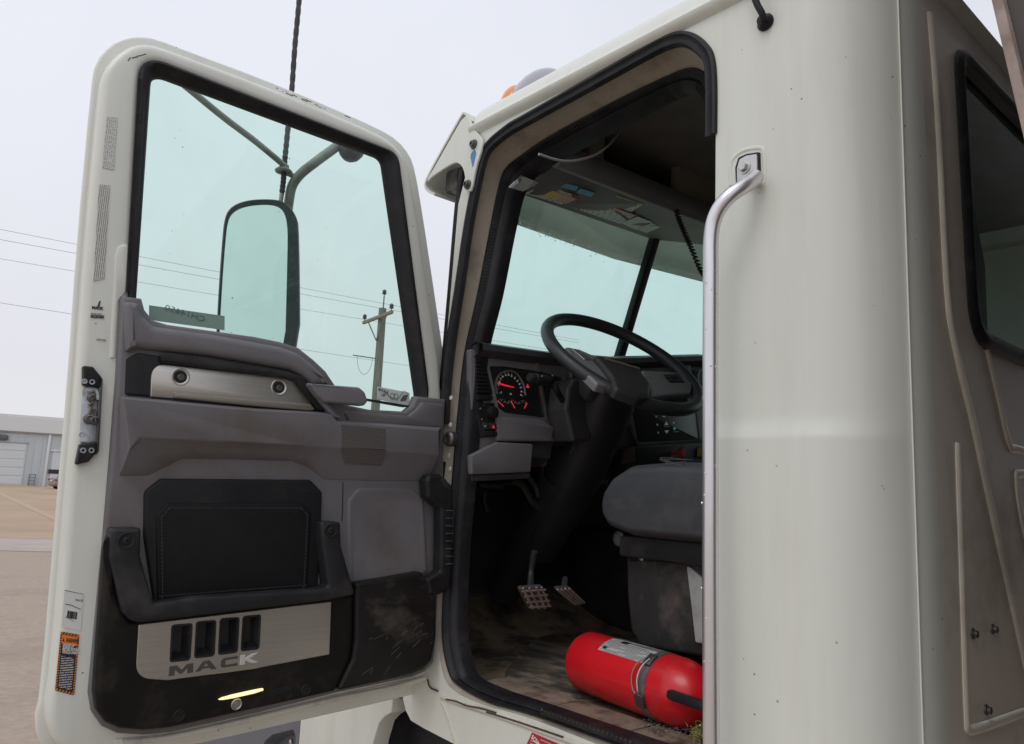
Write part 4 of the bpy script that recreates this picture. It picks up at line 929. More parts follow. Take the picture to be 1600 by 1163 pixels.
# hinge bits between door and cab
hk = turned('hinge_check', FS.w(703, 686, .004), FS.n, [(.020, -.01), (.020, .004), (.016, .010), (.010, .011), (.009, .006), (0, .006)], DSTEEL, TRUCK, 14)
for q in ((701, 712), (703, 733), (704, 664), (705, 622)):
    turned('rivet', FS.w(*q, -.001), FS.n, [(.0065, 0), (.0055, .002), (0, .0025)], PAINT_D, TRUCK, 10)
# lower front of the cab: ridge, dirty sill lip, seal pieces, red label
tube('body_ridge', [FS.w(*p, .0) for p in ((690, 1098), (696, 1108), (703, 1130), (713, 1166))], .004, PAINT_D, TRUCK, seg=8, n=4)
tube('sill_lip', [FS.w(*p, -.002) for p in ((690, 1088), (716, 1098), (770, 1115), (838, 1139), (900, 1161), (980, 1190))], .007, PAINT_D, TRUCK, seg=8, n=4)
bm = bmesh.new()
lo = [(843, 1116), (880, 1129), (930, 1147), (990, 1168)]; hi = [(848, 1106), (885, 1120), (935, 1139), (990, 1160)]
loft(bm, [[FS.w(*p, .000) for p in lo], [FS.w(p[0], p[1]-1, .010) for p in lo], [FS.w(p[0], p[1]+2, .012) for p in hi], [FS.w(*p, .004) for p in hi]], closed=False)
fin(bm, 'sill_seal', RUB, TRUCK)
bm = bmesh.new()
for k in range(22):
    c = V(FS.w(847, 1109, .0105)).lerp(FS.w(985, 1160, .0105), k/21); box(bm, c, .002, .004, .004)
fin(bm, 'seal_tooth', mat('dusty_tooth', (.10, .09, .08), .7), TRUCK, kind='stuff')
rl = pplate('red_label', FS, [(831, 1145), (874, 1163), (866, 1181), (822.5, 1164)], .0, .0012, mat('red_label', (.45, .02, .04), .45), TRUCK, ch=0, st=0)
text('label_print', 'SCSA', FS, 830, 1153.5, .0014, .013, WHITE, rl, ang=-.40, sx=.85, bold=.0004)
for k, (a, b) in enumerate((((845, 1156), (868, 1166)), ((829, 1157), (862, 1170)), ((828, 1161), (860, 1174)))):
    tube('label_line', [FS.w(*a, .0013), FS.w(*b, .0013)], .0006, WHITE, rl, seg=4, n=1, smooth=False)
for a_ in (((697, 1093), (712, 1096), (730, 1103), (752, 1107), (775, 1114)), ((760, 1113), (790, 1122), (836, 1137), (880, 1152)), ((668, 1062), (672, 1074), (684, 1080))):
    tube('rust_line', [FS.w(*p, .004) for p in a_], .0022, mat('rust_dirt', (.075, .055, .04), .9, var=.3, vs_=60), TRUCK, seg=6, n=5)
# hood side, gap and grey fairing seen under the door
hq = FS.qs([(615, 1075), (611, 1114), (601, 1120), (592, 1130), (583, 1160), (572, 1230)], 0)
yh = FS.q(469, 1125)[0]
hood = plate('hood_side', FS, hq+[(yh, hq[-1][1]), (yh, 1.62), (hq[0][0], 1.62)], -.05, 0, PAINT, TRUCK, ch=.006, st=2)
bm = bmesh.new(); L = []
for y in (hq[0][0]+.02, 2.4, 3.4): L.append([V((x, y, z)) for x, z in ((0.01, 1.60), (.03, 1.64), (.12, 1.68), (.5, 1.74), (XC, 1.76), (1.45, 1.74), (1.83, 1.68), (1.92, 1.64), (1.94, 1.60))])
loft(bm, L, closed=False); fin(bm, 'hood_top', PAINT, TRUCK, smooth=50)
FAIR = mat('grey_fairing', (.13, .135, .155), .5, var=.08, vs_=5, dirt=(.17, .16, .15), dscale=8, damt=.4)
rec = FS.qs([(424, 1150), (456, 1142), (459, 1150), (458, 1200), (400, 1200), (412, 1160)], 0)
fair = plate('side_fairing', FS, [(yh+.004, .55), (3.4, .55), (3.4, 1.60), (yh+.004, 1.60)], -.05, -.004, FAIR, TRUCK, ch=.004, st=1, holes=[rnd(rec, .01, 4)])
bm = bmesh.new(); loft(bm, [[FS.P(p, -.005) for p in rnd(rec, .01, 4)], [FS.P(p, -.05) for p in inset(rnd(rec, .01, 4), .012)]], cap1=True); fin(bm, 'fairing_recess', FAIR, fair)
turned('bolt', FS.w(457, 1160, -.03), FS.n, [(.010, 0), (.010, .008), (.006, .01), (0, .01)], STEEL, fair, 8)
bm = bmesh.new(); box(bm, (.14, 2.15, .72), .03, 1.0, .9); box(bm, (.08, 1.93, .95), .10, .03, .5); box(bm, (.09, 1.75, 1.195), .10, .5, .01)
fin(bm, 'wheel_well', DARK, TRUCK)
for s in (0,):
    tw = turned('wheel', (.16, 2.55, .52), (-1, 0, 0), [(.28, -.3), (.46, -.3), (.52, -.24), (.52, -.03), (.47, .02), (.30, .02)], TYRE, TRUCK, 32)
    turned('rim', (.16, 2.55, .52), (-1, 0, 0), [(.30, .02), (.28, .0), (.24, -.06), (.10, -.04), (.09, .05), (0, .05)], ALU, tw, 24)
# dump body close behind the cab
BODYM = mat('dark_dump_body', (.075, .062, .058), .6, var=.2, vs_=5, dirt=(.14, .11, .09), dscale=6, damt=.5)
FLG = mat('rusty_flange', (.34, .27, .235), .7, var=.15, vs_=20, dirt=(.16, .10, .07), dscale=25, damt=.7)
XB = -.22
e0, e1 = X0(1600, 200, XB), X0(1553, 0, XB); ed = (e1-e0).normalized()
eb, et = e0-ed*1.25, e1+ed*.75
bm = bmesh.new()
vv = [bm.verts.new(p) for p in (eb+V((.004, -.012, 0)), et+V((.004, -.012, 0)), V((2.1, et.y-.012, et.z)), V((2.1, eb.y-.012, eb.z)), V((XB+.004, -4, eb.z)), V((XB+.004, -4, et.z)), V((2.1, -4, et.z)), V((2.1, -4, eb.z)))]
for q in ((0, 1, 2, 3), (0, 4, 5, 1), (1, 5, 6, 2), (3, 2, 6, 7), (0, 3, 7, 4)): bm.faces.new([vv[i] for i in q])
body = fin(bm, 'dump_body', BODYM, TRUCK)
bm = bmesh.new(); box(bm, eb.lerp(et, .5)+V((.0, -.006, 0)), .03, .011, (et-eb).length, (1, 0, 0), ed.cross(V((1, 0, 0))), ed, .001)
fin(bm, 'front_flange', FLG, body)

# mirror and aerial on the outer side of the door
_mn = V((-.36, -.93, -.02)).normalized(); _me = ZU.cross(_mn).normalized()
FM = Fr(HINGE+FD.n*-.30+FD.e1*.5, -_me if _me.x > 0 else _me, _mn.cross(_me), _mn)
MB_ = mat('mirror_housing', (.05, .057, .066), .4, var=.15, vs_=20, dirt=(.16, .17, .17), dscale=60, damt=.5)
FMD = Fr(HINGE+FD.n*-.30, FD.e1, (0, 0, 1), FD.n)
mo_px = [(334, 600), (341, 460), (347, 375), (351, 338), (362, 322), (385, 313), (415, 311), (438, 313), (452, 322), (462, 336), (467, 352), (469, 600)]
mi_px = [(339, 600), (346, 460), (352, 378), (356, 343), (366, 329), (386, 321), (415, 318.5), (434, 321), (444, 330), (449, 348), (450, 380), (444, 600)]
mh_o, mh_i = smoothp(FM.qs(mo_px, 0), 2), smoothp(FM.qs(mi_px, 0), 2)
bm = bmesh.new()
def bk(s, d): 
    c = V((sum(p[0] for p in mh_o)/len(mh_o), sum(p[1] for p in mh_o)/len(mh_o))); return [FM.P(tuple(c+(V(p)-c)*s+V((-.012*(-d)/.07, 0))), d) for p in mh_o]
loft(bm, [[FM.P(p, -.004) for p in mh_i], [FM.P(p, .002) for p in mh_i], [FM.P(p, .004) for p in inset(mh_o, .003)], [FM.P(p, 0) for p in mh_o], bk(1.0, -.02), bk(.96, -.06), bk(.8, -.10)], cap1=True)
mirror = fin(bm, 'side_mirror', MB_, TRUCK, smooth=50)
plate('mirror_glass', FM, inset(mh_i, -.001), -.006, -.003, MIRR, mirror, ch=0, st=0)
ARM = mat('grey_mirror_arm', (.30, .31, .30), .45, var=.12, vs_=20, dirt=(.14, .12, .11), dscale=30, damt=.6)
tube('mirror_arm', [FMD.w(447, 350, -.03), FMD.w(452, 312, -.01), FMD.w(457, 290, .0), FMD.w(470, 272, .02), FMD.w(495, 252, .06), FMD.w(525, 230, .08), FMD.w(556, 206, .12)], .0135, ARM, mirror, seg=12)
tube('mirror_brace', [FMD.w(448, 262, .0), FMD.w(400, 222, .06), FMD.w(350, 184, .12), FMD.w(300, 143, .17), FMD.w(262, 112, .21)], .0085, ARM, mirror, seg=10)
turned('aerial_bracket', FMD.w(443, 267.5, .0), (0, 0, 1), [(0, -.004), (.022, -.004), (.024, 0), (.022, .003), (.016, .003), (.015, .010), (0, .010)], ARM, mirror, 20)
tube('bracket_tab', [FMD.w(443, 268, .0), FMD.w(460, 276, .0)], .008, ARM, mirror, seg=8, n=1, smooth=False)
CORD = mat('braided_black_aerial', (.05, .048, .055), .7, var=.3, vs_=60, bump=.8, bs=120)
aerial_p = cat([FMD.w(*p, 0) for p in ((438, 318), (440, 306), (443, 280), (444, 262), (447, 230), (452, 180), (456, 140), (461, 70), (467, 5), (472, -60), (476, -120))], 12)
tube('aerial', aerial_p, [(.0076 if i > 14 else .0060)*(1+.13*math.sin(i*2.1)) for i in range(len(aerial_p))], CORD, mirror, seg=8, smooth=False)
tube('aerial_ferrule', [FMD.w(437.5, 322, 0), FMD.w(440, 303, 0)], .0062, CREAM, mirror, seg=8, n=1, smooth=False)
dm = FMD.w(549, 233, .10)
turned('arm_knuckle', dm, (.25, 0, 1), [(.0, -.038), (.016, -.034), (.028, -.024), (.036, -.008), (.037, .012), (.0, .014)], MB_, mirror, 18)

# ================================================================== INSIDE THE CAB
# floor, rising at the front; walls, ceiling
bm = bmesh.new()
fp = [(.53, ZF), (1.0, ZF), (1.5, ZF), (1.85, ZF), (1.95, ZF+.008), (2.04, ZF+.035), (2.12, ZF+.075), (2.18, ZF+.11)]
random.seed(2)
L = []
for i in range(24):
    x = .025+i*(1.86/23); L.append([V((x, y, z+(.004*math.sin(x*23+y*17) if 0 < j < 7 else 0))) for j, (y, z) in enumerate(fp)])
loft(bm, L, closed=False); fin(bm, 'floor', FLOORM, TRUCK, recalc=False, smooth=60)
bm = bmesh.new()
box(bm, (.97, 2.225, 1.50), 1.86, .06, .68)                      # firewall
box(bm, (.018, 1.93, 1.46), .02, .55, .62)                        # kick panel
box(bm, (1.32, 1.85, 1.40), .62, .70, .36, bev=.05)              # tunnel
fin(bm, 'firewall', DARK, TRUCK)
plate('ceiling', Fr((0, 0, 2.735), (1, 0, 0), (0, 1, 0), (0, 0, -1)), [(.03, .53), (1.92, .53), (1.92, 1.58), (.03, 1.58)], -.01, 0, LINER, TRUCK, ch=0, st=0)
bm = bmesh.new()
box(bm, (XC, .54, 2.66), 1.62, .02, .15); box(bm, (XC, .54, 1.60), 1.62, .02, .78)
box(bm, (.12, .71, 1.95), .03, .20, 1.5)
fin(bm, 'back_liner', LINER, TRUCK)
# header shelf over the windshield
def hz(x): return 2.511+.1546*(min(x, 1.15)-.101)
def rz(x): return 2.574+.032*x
bm = bmesh.new(); L = []
for x in (.155, .3, .6, XC, 1.3, 1.9):
    fn = pane if x <= XC else rpane; z = hz(x); yf = fn(x, z).y-.006; r = rz(x)
    L.append([V((x, yf, z)), V((x, 1.455, r+.006)), V((x, 1.44, r-.010)), V((x, 1.42, r-.012)), V((x, 1.402, r+.002)), V((x, 1.395, r+.024)), V((x, 1.40, r+.045)), V((x, 1.43, r+.06)), V((x, yf+.02, max(z, r)+.08))])
loft(bm, L, True, True); head = fin(bm, 'header_shelf', HEADR, TRUCK, smooth=50)
def on_header(px, py, off):
    d = ray(px, py); lo, hi = 1.0, 3.2
    def f(t):
        p = CAM+d*t; x = p.x; yg = (pane if x <= XC else rpane)(x, hz(x)).y
        return p.z-(hz(x)+(rz(x)+.006-hz(x))*(yg-p.y)/(yg-1.455)-off)
    for k in range(60):
        m = (lo+hi)/2
        if f(m) > 0: hi = m
        else: lo = m
    return CAM+d*lo
FC = Fr((0, 1.415, 0), (1, 0, 0), (0, 0, 1), (0, -1, 0))
cub = [rnd(FC.qs([(893, 222), (922, 208), (920, 256), (893, 250)], 0), .01, 3), rnd(FC.qs([(949, 190), (1062, 238), (1060, 300), (944, 250)], 0), .01, 3)]
cons = plate('overhead_console', FC, [(.04, 2.50), (1.9, 2.50+.28), (1.9, 2.80), (.04, 2.80)] if False else [(.175, 2.575), (.6, 2.60), (1.15, 2.62), (1.9, 2.64), (1.9, 2.79), (.175, 2.79)], -.03, 0, mat('tan_console', (.27, .235, .195), .6, var=.1), TRUCK, ch=.006, st=2, holes=cub)
for c in cub:
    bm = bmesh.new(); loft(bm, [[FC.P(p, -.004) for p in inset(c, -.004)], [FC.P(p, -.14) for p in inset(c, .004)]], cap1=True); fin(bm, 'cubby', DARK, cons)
tube('grey_loop_cable', [hit(*p, (0, 1, 0), (0, 1.30, 0)) for p in ((975, 176), (972, 193), (964, 211), (951, 227), (932, 241), (910, 249), (888, 252), (866, 249), (842, 241))], .0032, mat('grey_cable', (.34, .34, .35), .5), TRUCK, seg=8, n=6)
# coiled microphone cord
cp_ = [hit(*p, (0, 1, 0), (0, 1.42, 0)) for p in ((1040, 285), (1052, 310), (1060, 340), (1070, 365), (1082, 392), (1096, 425), (1108, 440))]
cp_ = cat(cp_, 40); bm = bmesh.new(); hp = []
for i, p in enumerate(cp_):
    a = i*.95; hp.append(p+V((math.cos(a), .6*math.sin(a), .35*math.sin(a+.6)))*.0105)
sweep(bm, hp, .0030, 6); fin(bm, 'coiled_cord', RUB, TRUCK, smooth=60)
# papers tucked against the header underside
def quad_on_header(nm, px, o, m, par):
    bm = bmesh.new(); n = 4; V4 = [V(p) for p in px]; top = []
    def g(u, v): return (V4[0]*(1-u)+V4[1]*u)*(1-v)+(V4[3]*(1-u)+V4[2]*u)*v
    G = [[bm.verts.new(on_header(*g(a/n, b/n), o)) for a in range(n+1)] for b in range(n+1)]
    for b in range(n):
        for a in range(n): bm.faces.new((G[b][a], G[b][a+1], G[b+1][a+1], G[b+1][a]))
    r = bmesh.ops.extrude_face_region(bm, geom=list(bm.faces))
    for e_ in r['geom']:
        if isinstance(e_, bmesh.types.BMVert): e_.co.z += .0008
    return fin(bm, nm, m, par)
def paper(px, m, lab, o=.0015, parts=()):
    t = quad_on_header('paper', px, o+.002, m, None); tag(t, lab, 'paper', 'papers tucked over the windshield')
    for nm, p2, m2 in parts: quad_on_header(nm, p2, o+.0032, m2, t)
    return t
PW = print_mat('printed_form', (.60, .66, .63), (.34, .38, .37), 18, 12, .5)
PW2 = print_mat('printed_letter', (.58, .64, .62), (.36, .40, .39), 22, 9, .5)
PINK = mat('pink_paper', (.66, .45, .40), .6, var=.1); YEL = mat('yellow_paper', (.70, .58, .18), .6, var=.06); BLU = mat('blue_paper', (.16, .42, .58), .6, var=.12, vs_=40)
DR = mat('dark_red_print', (.22, .035, .04), .5)
paper([(814, 275), (843, 286.5), (817.6, 299.5), (795, 293)], PW2, 'leftmost paper over the windshield, a plain pale card by the front pillar', .002)
paper([(850, 289.4), (928, 315), (901, 326.5), (820, 303)], PW, 'largest paper over the windshield, printed in yellow and pink blocks', .004, (('yellow_block', [(861, 298), (880, 304), (868, 311.5), (850, 306)], YEL), ('pink_block', [(882, 305), (905, 312), (889, 321), (870, 314)], PINK), ('dark_mark', [(897, 303), (908, 311), (902, 314), (892, 306)], DR)))
paper([(875.4, 285), (903, 292), (900, 298.5), (867.5, 290.6)], BLU, 'left one of the two small blue slips above the printed paper', .006)
paper([(907, 295), (930.5, 302), (922.6, 308), (900, 301)], BLU, 'right one of the two small blue slips above the printed paper', .006)
paper([(964, 306), (1005, 320), (985.6, 332), (943, 317)], PW, 'printed card with a yellow heading band over the windshield', .002, (('yellow_band', [(964, 306), (1005, 320), (1001, 322.5), (960, 308.3)], YEL),))
paper([(934, 315.7), (994, 337), (968, 350), (905, 328.6)], PW2, 'white sheet with a pink edge and a red mark over the windshield', .004, (('pink_edge', [(934, 315.7), (994, 337), (988, 340), (928, 318.5)], PINK), ('red_mark', [(951, 323), (962, 327), (972, 335), (964, 334)], DR), ('dark_mark', [(966, 334), (974, 337), (988, 346), (978, 344)], INK)))
paper([(997, 338.8), (1020, 347.5), (994.4, 359.5), (970, 349)], PW, 'pale slip beside the white sheet with the pink edge', .006)
paper([(1019, 349), (1032, 355.4), (1010, 364.5), (993.5, 358)], PW2, 'rightmost and smallest white slip over the windshield', .008)

# ---- dashboard
def dz_(x):
    T = ((.05, -.005), (.305, .008), (.58, .034), (1.04, .111), (1.2, .125), (2.0, .125))
    for (a, p), (b, q) in zip(T[:-1], T[1:]):
        if x <= b: return p+(q-p)*(x-a)/(b-a)
    return .125
bm = bmesh.new(); L = []
for x in (.05, .2, .305, .36, .37, .58, .60, .61, .8, XC, 1.04, 1.2, 1.9):
    d = dz_(x); lowz = 1.80 if x < .365 else (1.86 if x < .605 else 1.84)
    fn = pane if x <= XC else rpane; wy = fn(x, 2.12+d).y-.01
    L.append([V((x, wy, 2.06+d)), V((x, wy-.03, 2.085+d)), V((x, 1.60, 2.097+d)), V((x, 1.572, 2.088+d)), V((x, 1.570, 2.072+d)), V((x, 1.585, 2.062+d)), V((x, 1.622, 2.055+d)), V((x, 1.622, lowz)), V((x, 1.66, lowz-.02)), V((x, 2.25, lowz-.03))])
loft(bm, L, closed=False)
dash = fin(bm, 'dashboard', DASHD, TRUCK, smooth=35)
def fa(name, px, o0, o1, m, par=None, r=.004, ch=.003, **k): return pplate(name, FA, px, o0, o1, m, par or dash, r=r, ch=ch, **k)
fa('cluster_frame', [(752, 552), (862, 562), (900, 575), (884, 618), (868, 690), (828, 690), (776, 690), (770, 640), (759, 590)], .0, .012, DASH, r=.01, ch=.005)
clu = fa('instrument_cluster', [(765, 572), (790, 573), (840, 580), (878, 590), (856, 651), (846, 652), (790, 645), (780, 638), (773, 606)], .010, .0145, mat('cluster_lens', (.020, .019, .019), .22, var=.1), r=.006, ch=.001)
fa('chrome_edge', [(836.5, 556), (839, 556), (843.5, 581), (841, 581)], .012, .020, STEEL, r=.001, ch=.0005)
fa('chrome_edge', [(845, 603), (848.5, 603), (856, 652), (854, 656)], .012, .020, STEEL, r=.001, ch=.0005)
fa('chrome_edge', [(888, 576), (890, 576), (894, 594), (892, 594)], .012, .030, STEEL, r=.001, ch=.0005)
RING = mat('gauge_ring', (.25, .24, .235), .35, .6); NUM = emit('lit_numerals', (.55, .55, .52), .12); NEED = emit('red_needle', (.80, .03, .05), .55)
tube('gauge_ring', [FA.w(*p, .015) for p in ((777, 616), (774.5, 602), (778, 589), (786, 581.5), (796, 579.5), (806, 583), (814, 593), (819, 605), (821, 618))], .0028, RING, clu, seg=6)
for s, (x, y) in zip(('0', '', '5', '10', '15', '20', '25', '30', '35', '40', '45', '50', '55', '60', '65'), ((390, 532), (370, 490), (362, 452), (366, 410), (380, 378), (403, 352), (438, 335), (470, 332), (505, 345), (540, 372), (570, 402), (593, 437), (608, 477), (616, 520), (612, 560))):
    if s: text('numeral', s, FA, 730+x/7.27-1.2, 540+y/7.27+1.3, .0148, .0065, NUM, clu, sx=.8, bold=.0002)
    tube('tick', [FA.w(730+(500+(x-500)*1.13)/7.27, 540+(470+(y-470)*1.13)/7.27, .0148), FA.w(730+(500+(x-500)*1.20)/7.27, 540+(470+(y-470)*1.2)/7.27, .0148)], .0007, NUM, clu, seg=4, n=1, smooth=False)
tube('needle', [FA.w(777.5, 598.5, .0165), FA.w(790, 602.5, .0165), FA.w(803.5, 605.5, .0165)], [.0022, .0024, .0012], NEED, clu, seg=6, n=4)
for (cx_, cy_), (a, b) in zip(((783.5, 630), (800, 631), (816.5, 632)), (((778.5, 627), (787, 635.5)), ((798.5, 627), (804.5, 638)), ((823.5, 630), (819.5, 638.5)))):
    tube('gauge_ring', [FA.w(cx_+7*math.cos(t), cy_-6*math.sin(t), .0148) for t in [PI*(.0+k/10) for k in range(11)]], .0009, RING, clu, seg=5, n=2)
    tube('needle', [FA.w(*a, .0155), FA.w(*b, .0155)], .0013, NEED, clu, seg=5, n=1, smooth=False)
    for t in (.15, .5, .85): tube('tick', [FA.w(cx_+5.4*math.cos(PI*t), cy_-4.6*math.sin(PI*t), .0148), FA.w(cx_+4.2*math.cos(PI*t), cy_-3.6*math.sin(PI*t), .0148)], .0008, NUM, clu, seg=4, n=1, smooth=False)
bm = bmesh.new(); bm.faces.new([bm.verts.new(FA.w(*p, .0155)) for p in ((821.5, 606), (827.5, 606.5), (824.5, 599.5))]); fin(bm, 'warning_lamp', NEED, clu, recalc=False)
text('numeral', '28', FA, 796.5, 617, .0148, .0070, NUM, clu, sx=.9, bold=.0002)
turned('key_switch', FA.w(789.5, 662.5, .0125), FA.n, [(.0065, -.001), (.0065, .003), (.0055, .004), (.0042, .002), (0, .002)], STEEL, dash, 16)
# left end: air vent, knob and switches
fa('side_panel', [(736, 545), (760, 552), (772, 610), (779, 690), (777, 742), (736, 744)], -.01, .010, DASH, r=.006, ch=.004)
vent = fa('air_vent', [(744, 560), (758, 563), (770, 614), (768, 618), (746, 616)], .008, .014, BLACKP, r=.003, ch=.002)
for k in range(9):
    y = 564+k*5.8; fa('vent_slat', [(744.5+k*.1, y), (758.5+k*1.25, y+1.2), (759.2+k*1.25, y+3.6), (744.5+k*.1, y+2.4)], .012, .019, BLACKP, vent, r=.001, ch=.001)
fa('vent_wheel', [(746, 617), (770, 618), (771, 626), (747, 626)], .010, .020, BLACKP, r=.003, ch=.003)
sw = fa('switch_panel', [(746, 630), (773, 630), (779, 682), (751, 684)], .008, .015, BLACKP, r=.003, ch=.002)
kn = FA.w(767, 645, .015); turned('light_knob', kn, FA.n, [(.017, 0), (.0165, .010), (.015, .016), (.011, .018), (0, .018)], BLACKP, sw, 18)
fa('rocker', [(755, 661), (765, 661), (766, 671), (757, 671)], .014, .021, DASHD, sw, r=.002, ch=.002)
fa('rocker', [(766, 661), (775, 661), (777, 671), (767, 671)], .014, .021, DASHD, sw, r=.002, ch=.002)
bm = bmesh.new(); bm.faces.new([bm.verts.new(FA.w(*p, .0222)) for p in ((769, 669), (773.5, 669), (771, 663.5))]); fin(bm, 'hazard_mark', NEED, sw, recalc=False)
text('switch_mark', 'o', FA, 749.5, 639.5, .0152, .008, NUM, sw); text('switch_mark', 'o', FA, 752, 656, .0152, .007, NUM, sw); text('switch_mark', '-', FA, 755.5, 634, .0152, .009, NUM, sw)
text('switch_mark', 'x', FA, 757, 667, .0214, .009, NUM, sw)
fa('rocker', [(757, 674), (777, 674), (778, 681), (759, 682)], .014, .021, BLACKP, sw, r=.002, ch=.002)
# knee panel below
fa('knee_panel', [(779, 691), (834, 694), (830, 738), (737, 742), (737, 712)], -.02, .030, DASH, r=.005, ch=.006)
fa('knee_panel_edge', [(737, 742), (830, 738), (827, 748), (738, 753)], -.03, .020, DASHD, r=.004, ch=.004)
fa('dash_shelf', [(776, 650), (846, 655), (866, 668), (862, 690), (778, 690)], .006, .022, DASH, r=.006, ch=.006)
# centre stack, right of the column
stk_ = fa('centre_stack', [(975, 600), (1100, 590), (1110, 690), (1000, 697), (985, 660)], -.01, .010, DASH, r=.006, ch=.004)
gp = fa('gear_panel', [(988, 634), (1085, 628), (1092, 687), (998, 692)], .008, .013, mat('gear_panel_face', (.012, .012, .013), .35, var=.1), stk_, r=.003, ch=.002)
TEAL = emit('teal_display', (.03, .42, .40), .5)
for s, q, m_, z in (('R', (1024.5, 652.5), NUM, .0085), ('N', (1026, 665), NUM, .0085), ('D', (1027.5, 677.5), NUM, .0085), ('N', (1051.5, 662.5), NUM, .0105), ('N', (1052.5, 671.5), TEAL, .012), ('MODE', (1035.5, 651.5), NUM, .0048)):
    text('gear_print', s, FA, *q, .0132, z, m_, gp, bold=.0002)
for q in (((1038, 664.5), (1044.5, 664), (1041, 658.5)), ((1038.5, 673), (1045, 672.5), (1042, 678))):
    bm = bmesh.new(); bm.faces.new([bm.verts.new(FA.w(*p, .0134)) for p in q]); fin(bm, 'arrow_key', NUM, gp, recalc=False)
for a, b in (((1049.5, 648.5), (1056, 648)), ((1052.5, 675), (1061, 674.5)), ((1037.5, 666.8), (1046, 666.4))): tube('panel_line', [FA.w(*a, .0132), FA.w(*b, .0132)], .0006, NUM, gp, seg=4, n=1, smooth=False)
for a, b in (((998, 693), (1093, 688)), ((1086, 629), (1093, 688)), ((986, 672), (998, 694))): tube('panel_rim', [FA.w(*a, .013), FA.w(*b, .013)], .0022, TRIM2, gp, seg=6, n=1, smooth=False)
gg = turned('round_gauge', FA.w(1097, 592, .012), FA.n, [(.034, 0), (.034, .006), (.030, .006), (.029, .001), (0, .001)], RING, stk_, 24)
turned('gauge_face', FA.w(1097, 592, .0135), FA.n, [(.029, 0), (0, .0003)], INK, gg, 24)
fa('gauge_pod', [(1068, 571), (1080, 570), (1084, 622), (1078, 622)], .008, .02, CREAM if False else DASH, r=.003, ch=.003)
low = fa('lower_console', [(985, 697), (1110, 690), (1112, 760), (972, 760)], -.04, .02, BLACKP, r=.006, ch=.006)
turned('park_brake_knob', FA.w(1063, 708, .055), FA.n, [(.005, -.04), (.005, -.005), (.014, -.004), (.0185, .004), (.0185, .010), (.014, .014), (0, .0145)], mat('red_knob', (.30, .02, .03), .45, var=.1), low, 8, smooth=20)
fa('red_tag', [(978, 700), (992, 697), (994, 722), (974, 726)], .02, .03, mat('dull_red_cloth', (.07, .03, .035), .8), low, r=.004)
fa('yellow_tag', [(1094, 700), (1104, 696), (1106, 716), (1093, 714)], .02, .03, mat('yellow_tag', (.40, .32, .06), .6), low, r=.003)

# ---- steering column and wheel
COLM = mat('column_plastic', (.020, .021, .024), .5, var=.2, vs_=8, bump=.2, bs=700, dirt=(.03, .03, .03), dscale=9, damt=.4)
SC_ = V((.466, 1.447, 2.083)); SN = V((-.136, -1, 1.252)).normalized()
sa_ = SN.cross(ZU).normalized(); sa_ = sa_ if sa_.x > 0 else -sa_; sb_ = SN.cross(sa_); sb_ = sb_ if sb_.z > 0 else -sb_
FWH = Fr(SC_, sa_, sb_, SN)
col = empty('column_axis', SC_, None, None) if False else None
bm = bmesh.new(); L = []
for t, rx, ry in ((.05, .05, .05), (.075, .072, .066), (.12, .083, .075), (.20, .086, .080), (.28, .080, .082), (.36, .085, .085), (.46, .082, .085), (.56, .074, .08), (.70, .07, .075)):
    c = SC_-SN*t+V((.025, 0, -.01))*min(1, t*3); L.append([c+sa_*rx*math.copysign(abs(math.cos(a))**.7, math.cos(a))+sb_*ry*math.copysign(abs(math.sin(a))**.7, math.sin(a)) for a in [2*PI*k/24 for k in range(24)]])
loft(bm, L, True, True); column = fin(bm, 'steering_column', COLM, TRUCK, smooth=45)
FT = Fr((0, 1.53, 0), (1, 0, 0), (0, 0, 1), (0, -1, 0))
pplate('column_cover', FT, [(889, 606), (897, 592), (918, 590), (938, 604), (940, 650), (922, 690), (896, 690), (884, 640)], -.08, .0, DASHD, column, r=.008, ch=.012, st=3)
bm = bmesh.new(); box(bm, SC_-SN*.10+sa_*-.055, .09, .085, .05, sa_, sb_, SN, .012); fin(bm, 'column_shroud', DASHD, column)
bt = SC_-SN*.42
sdv = (sa_*-.62+SN.cross(sa_)*(-.78 if SN.cross(sa_).dot(CAM-SC_) < 0 else .78)).normalized()
for d0, d1, w_ in ((.13, .50, .010), (.16, .30, .018)):
    c0_, c1_ = SC_-SN*d0+V((.025, 0, -.01))*.5, SC_-SN*d1+V((.025, 0, -.01))
    q_ = sdv if w_ < .012 else (sdv+sa_*-.5).normalized(); p0_, p1_ = c0_+q_*.079, c1_+q_*.083; ex_ = (p1_-p0_).normalized()
    bm = bmesh.new(); box(bm, p0_.lerp(p1_, .5), (p1_-p0_).length, w_*2, .010, ex_, q_.cross(ex_), q_, .003); fin(bm, 'column_highlight', DASHD, column)  # added ridges in paler plastic stand for the highlight along the column edge
turned('column_boot', bt+V((.0, 0, 0)), -SN, [(.080, 0), (.074, .05), (.066, .1), (.060, .2), (.056, .5)], COLM, column, 18)
rim_path = [SC_+sa_*.236*math.cos(2*PI*k/64)+sb_*.236*math.sin(2*PI*k/64) for k in range(64)]
wheel = tube('steering_wheel', rim_path, .0188, mat('steering_rim', (.030, .032, .036), .42, var=.15, vs_=12, bump=.15, bs=900, dirt=(.07, .07, .07), dscale=20, damt=.3), TRUCK, seg=14, closed=True, smooth=False)
HUB = mat('hub_pad', (.028, .028, .027), .5, var=.15, bump=.3, bs=600)
SPK = mat('grey_spoke', (.17, .175, .18), .42, var=.06)
def wp(name, px, o0, o1, m, r=.008, ch=.008, st=3, par=None): return pplate(name, FWH, px, o0, o1, m, par or wheel, r=r, ch=ch, st=st)
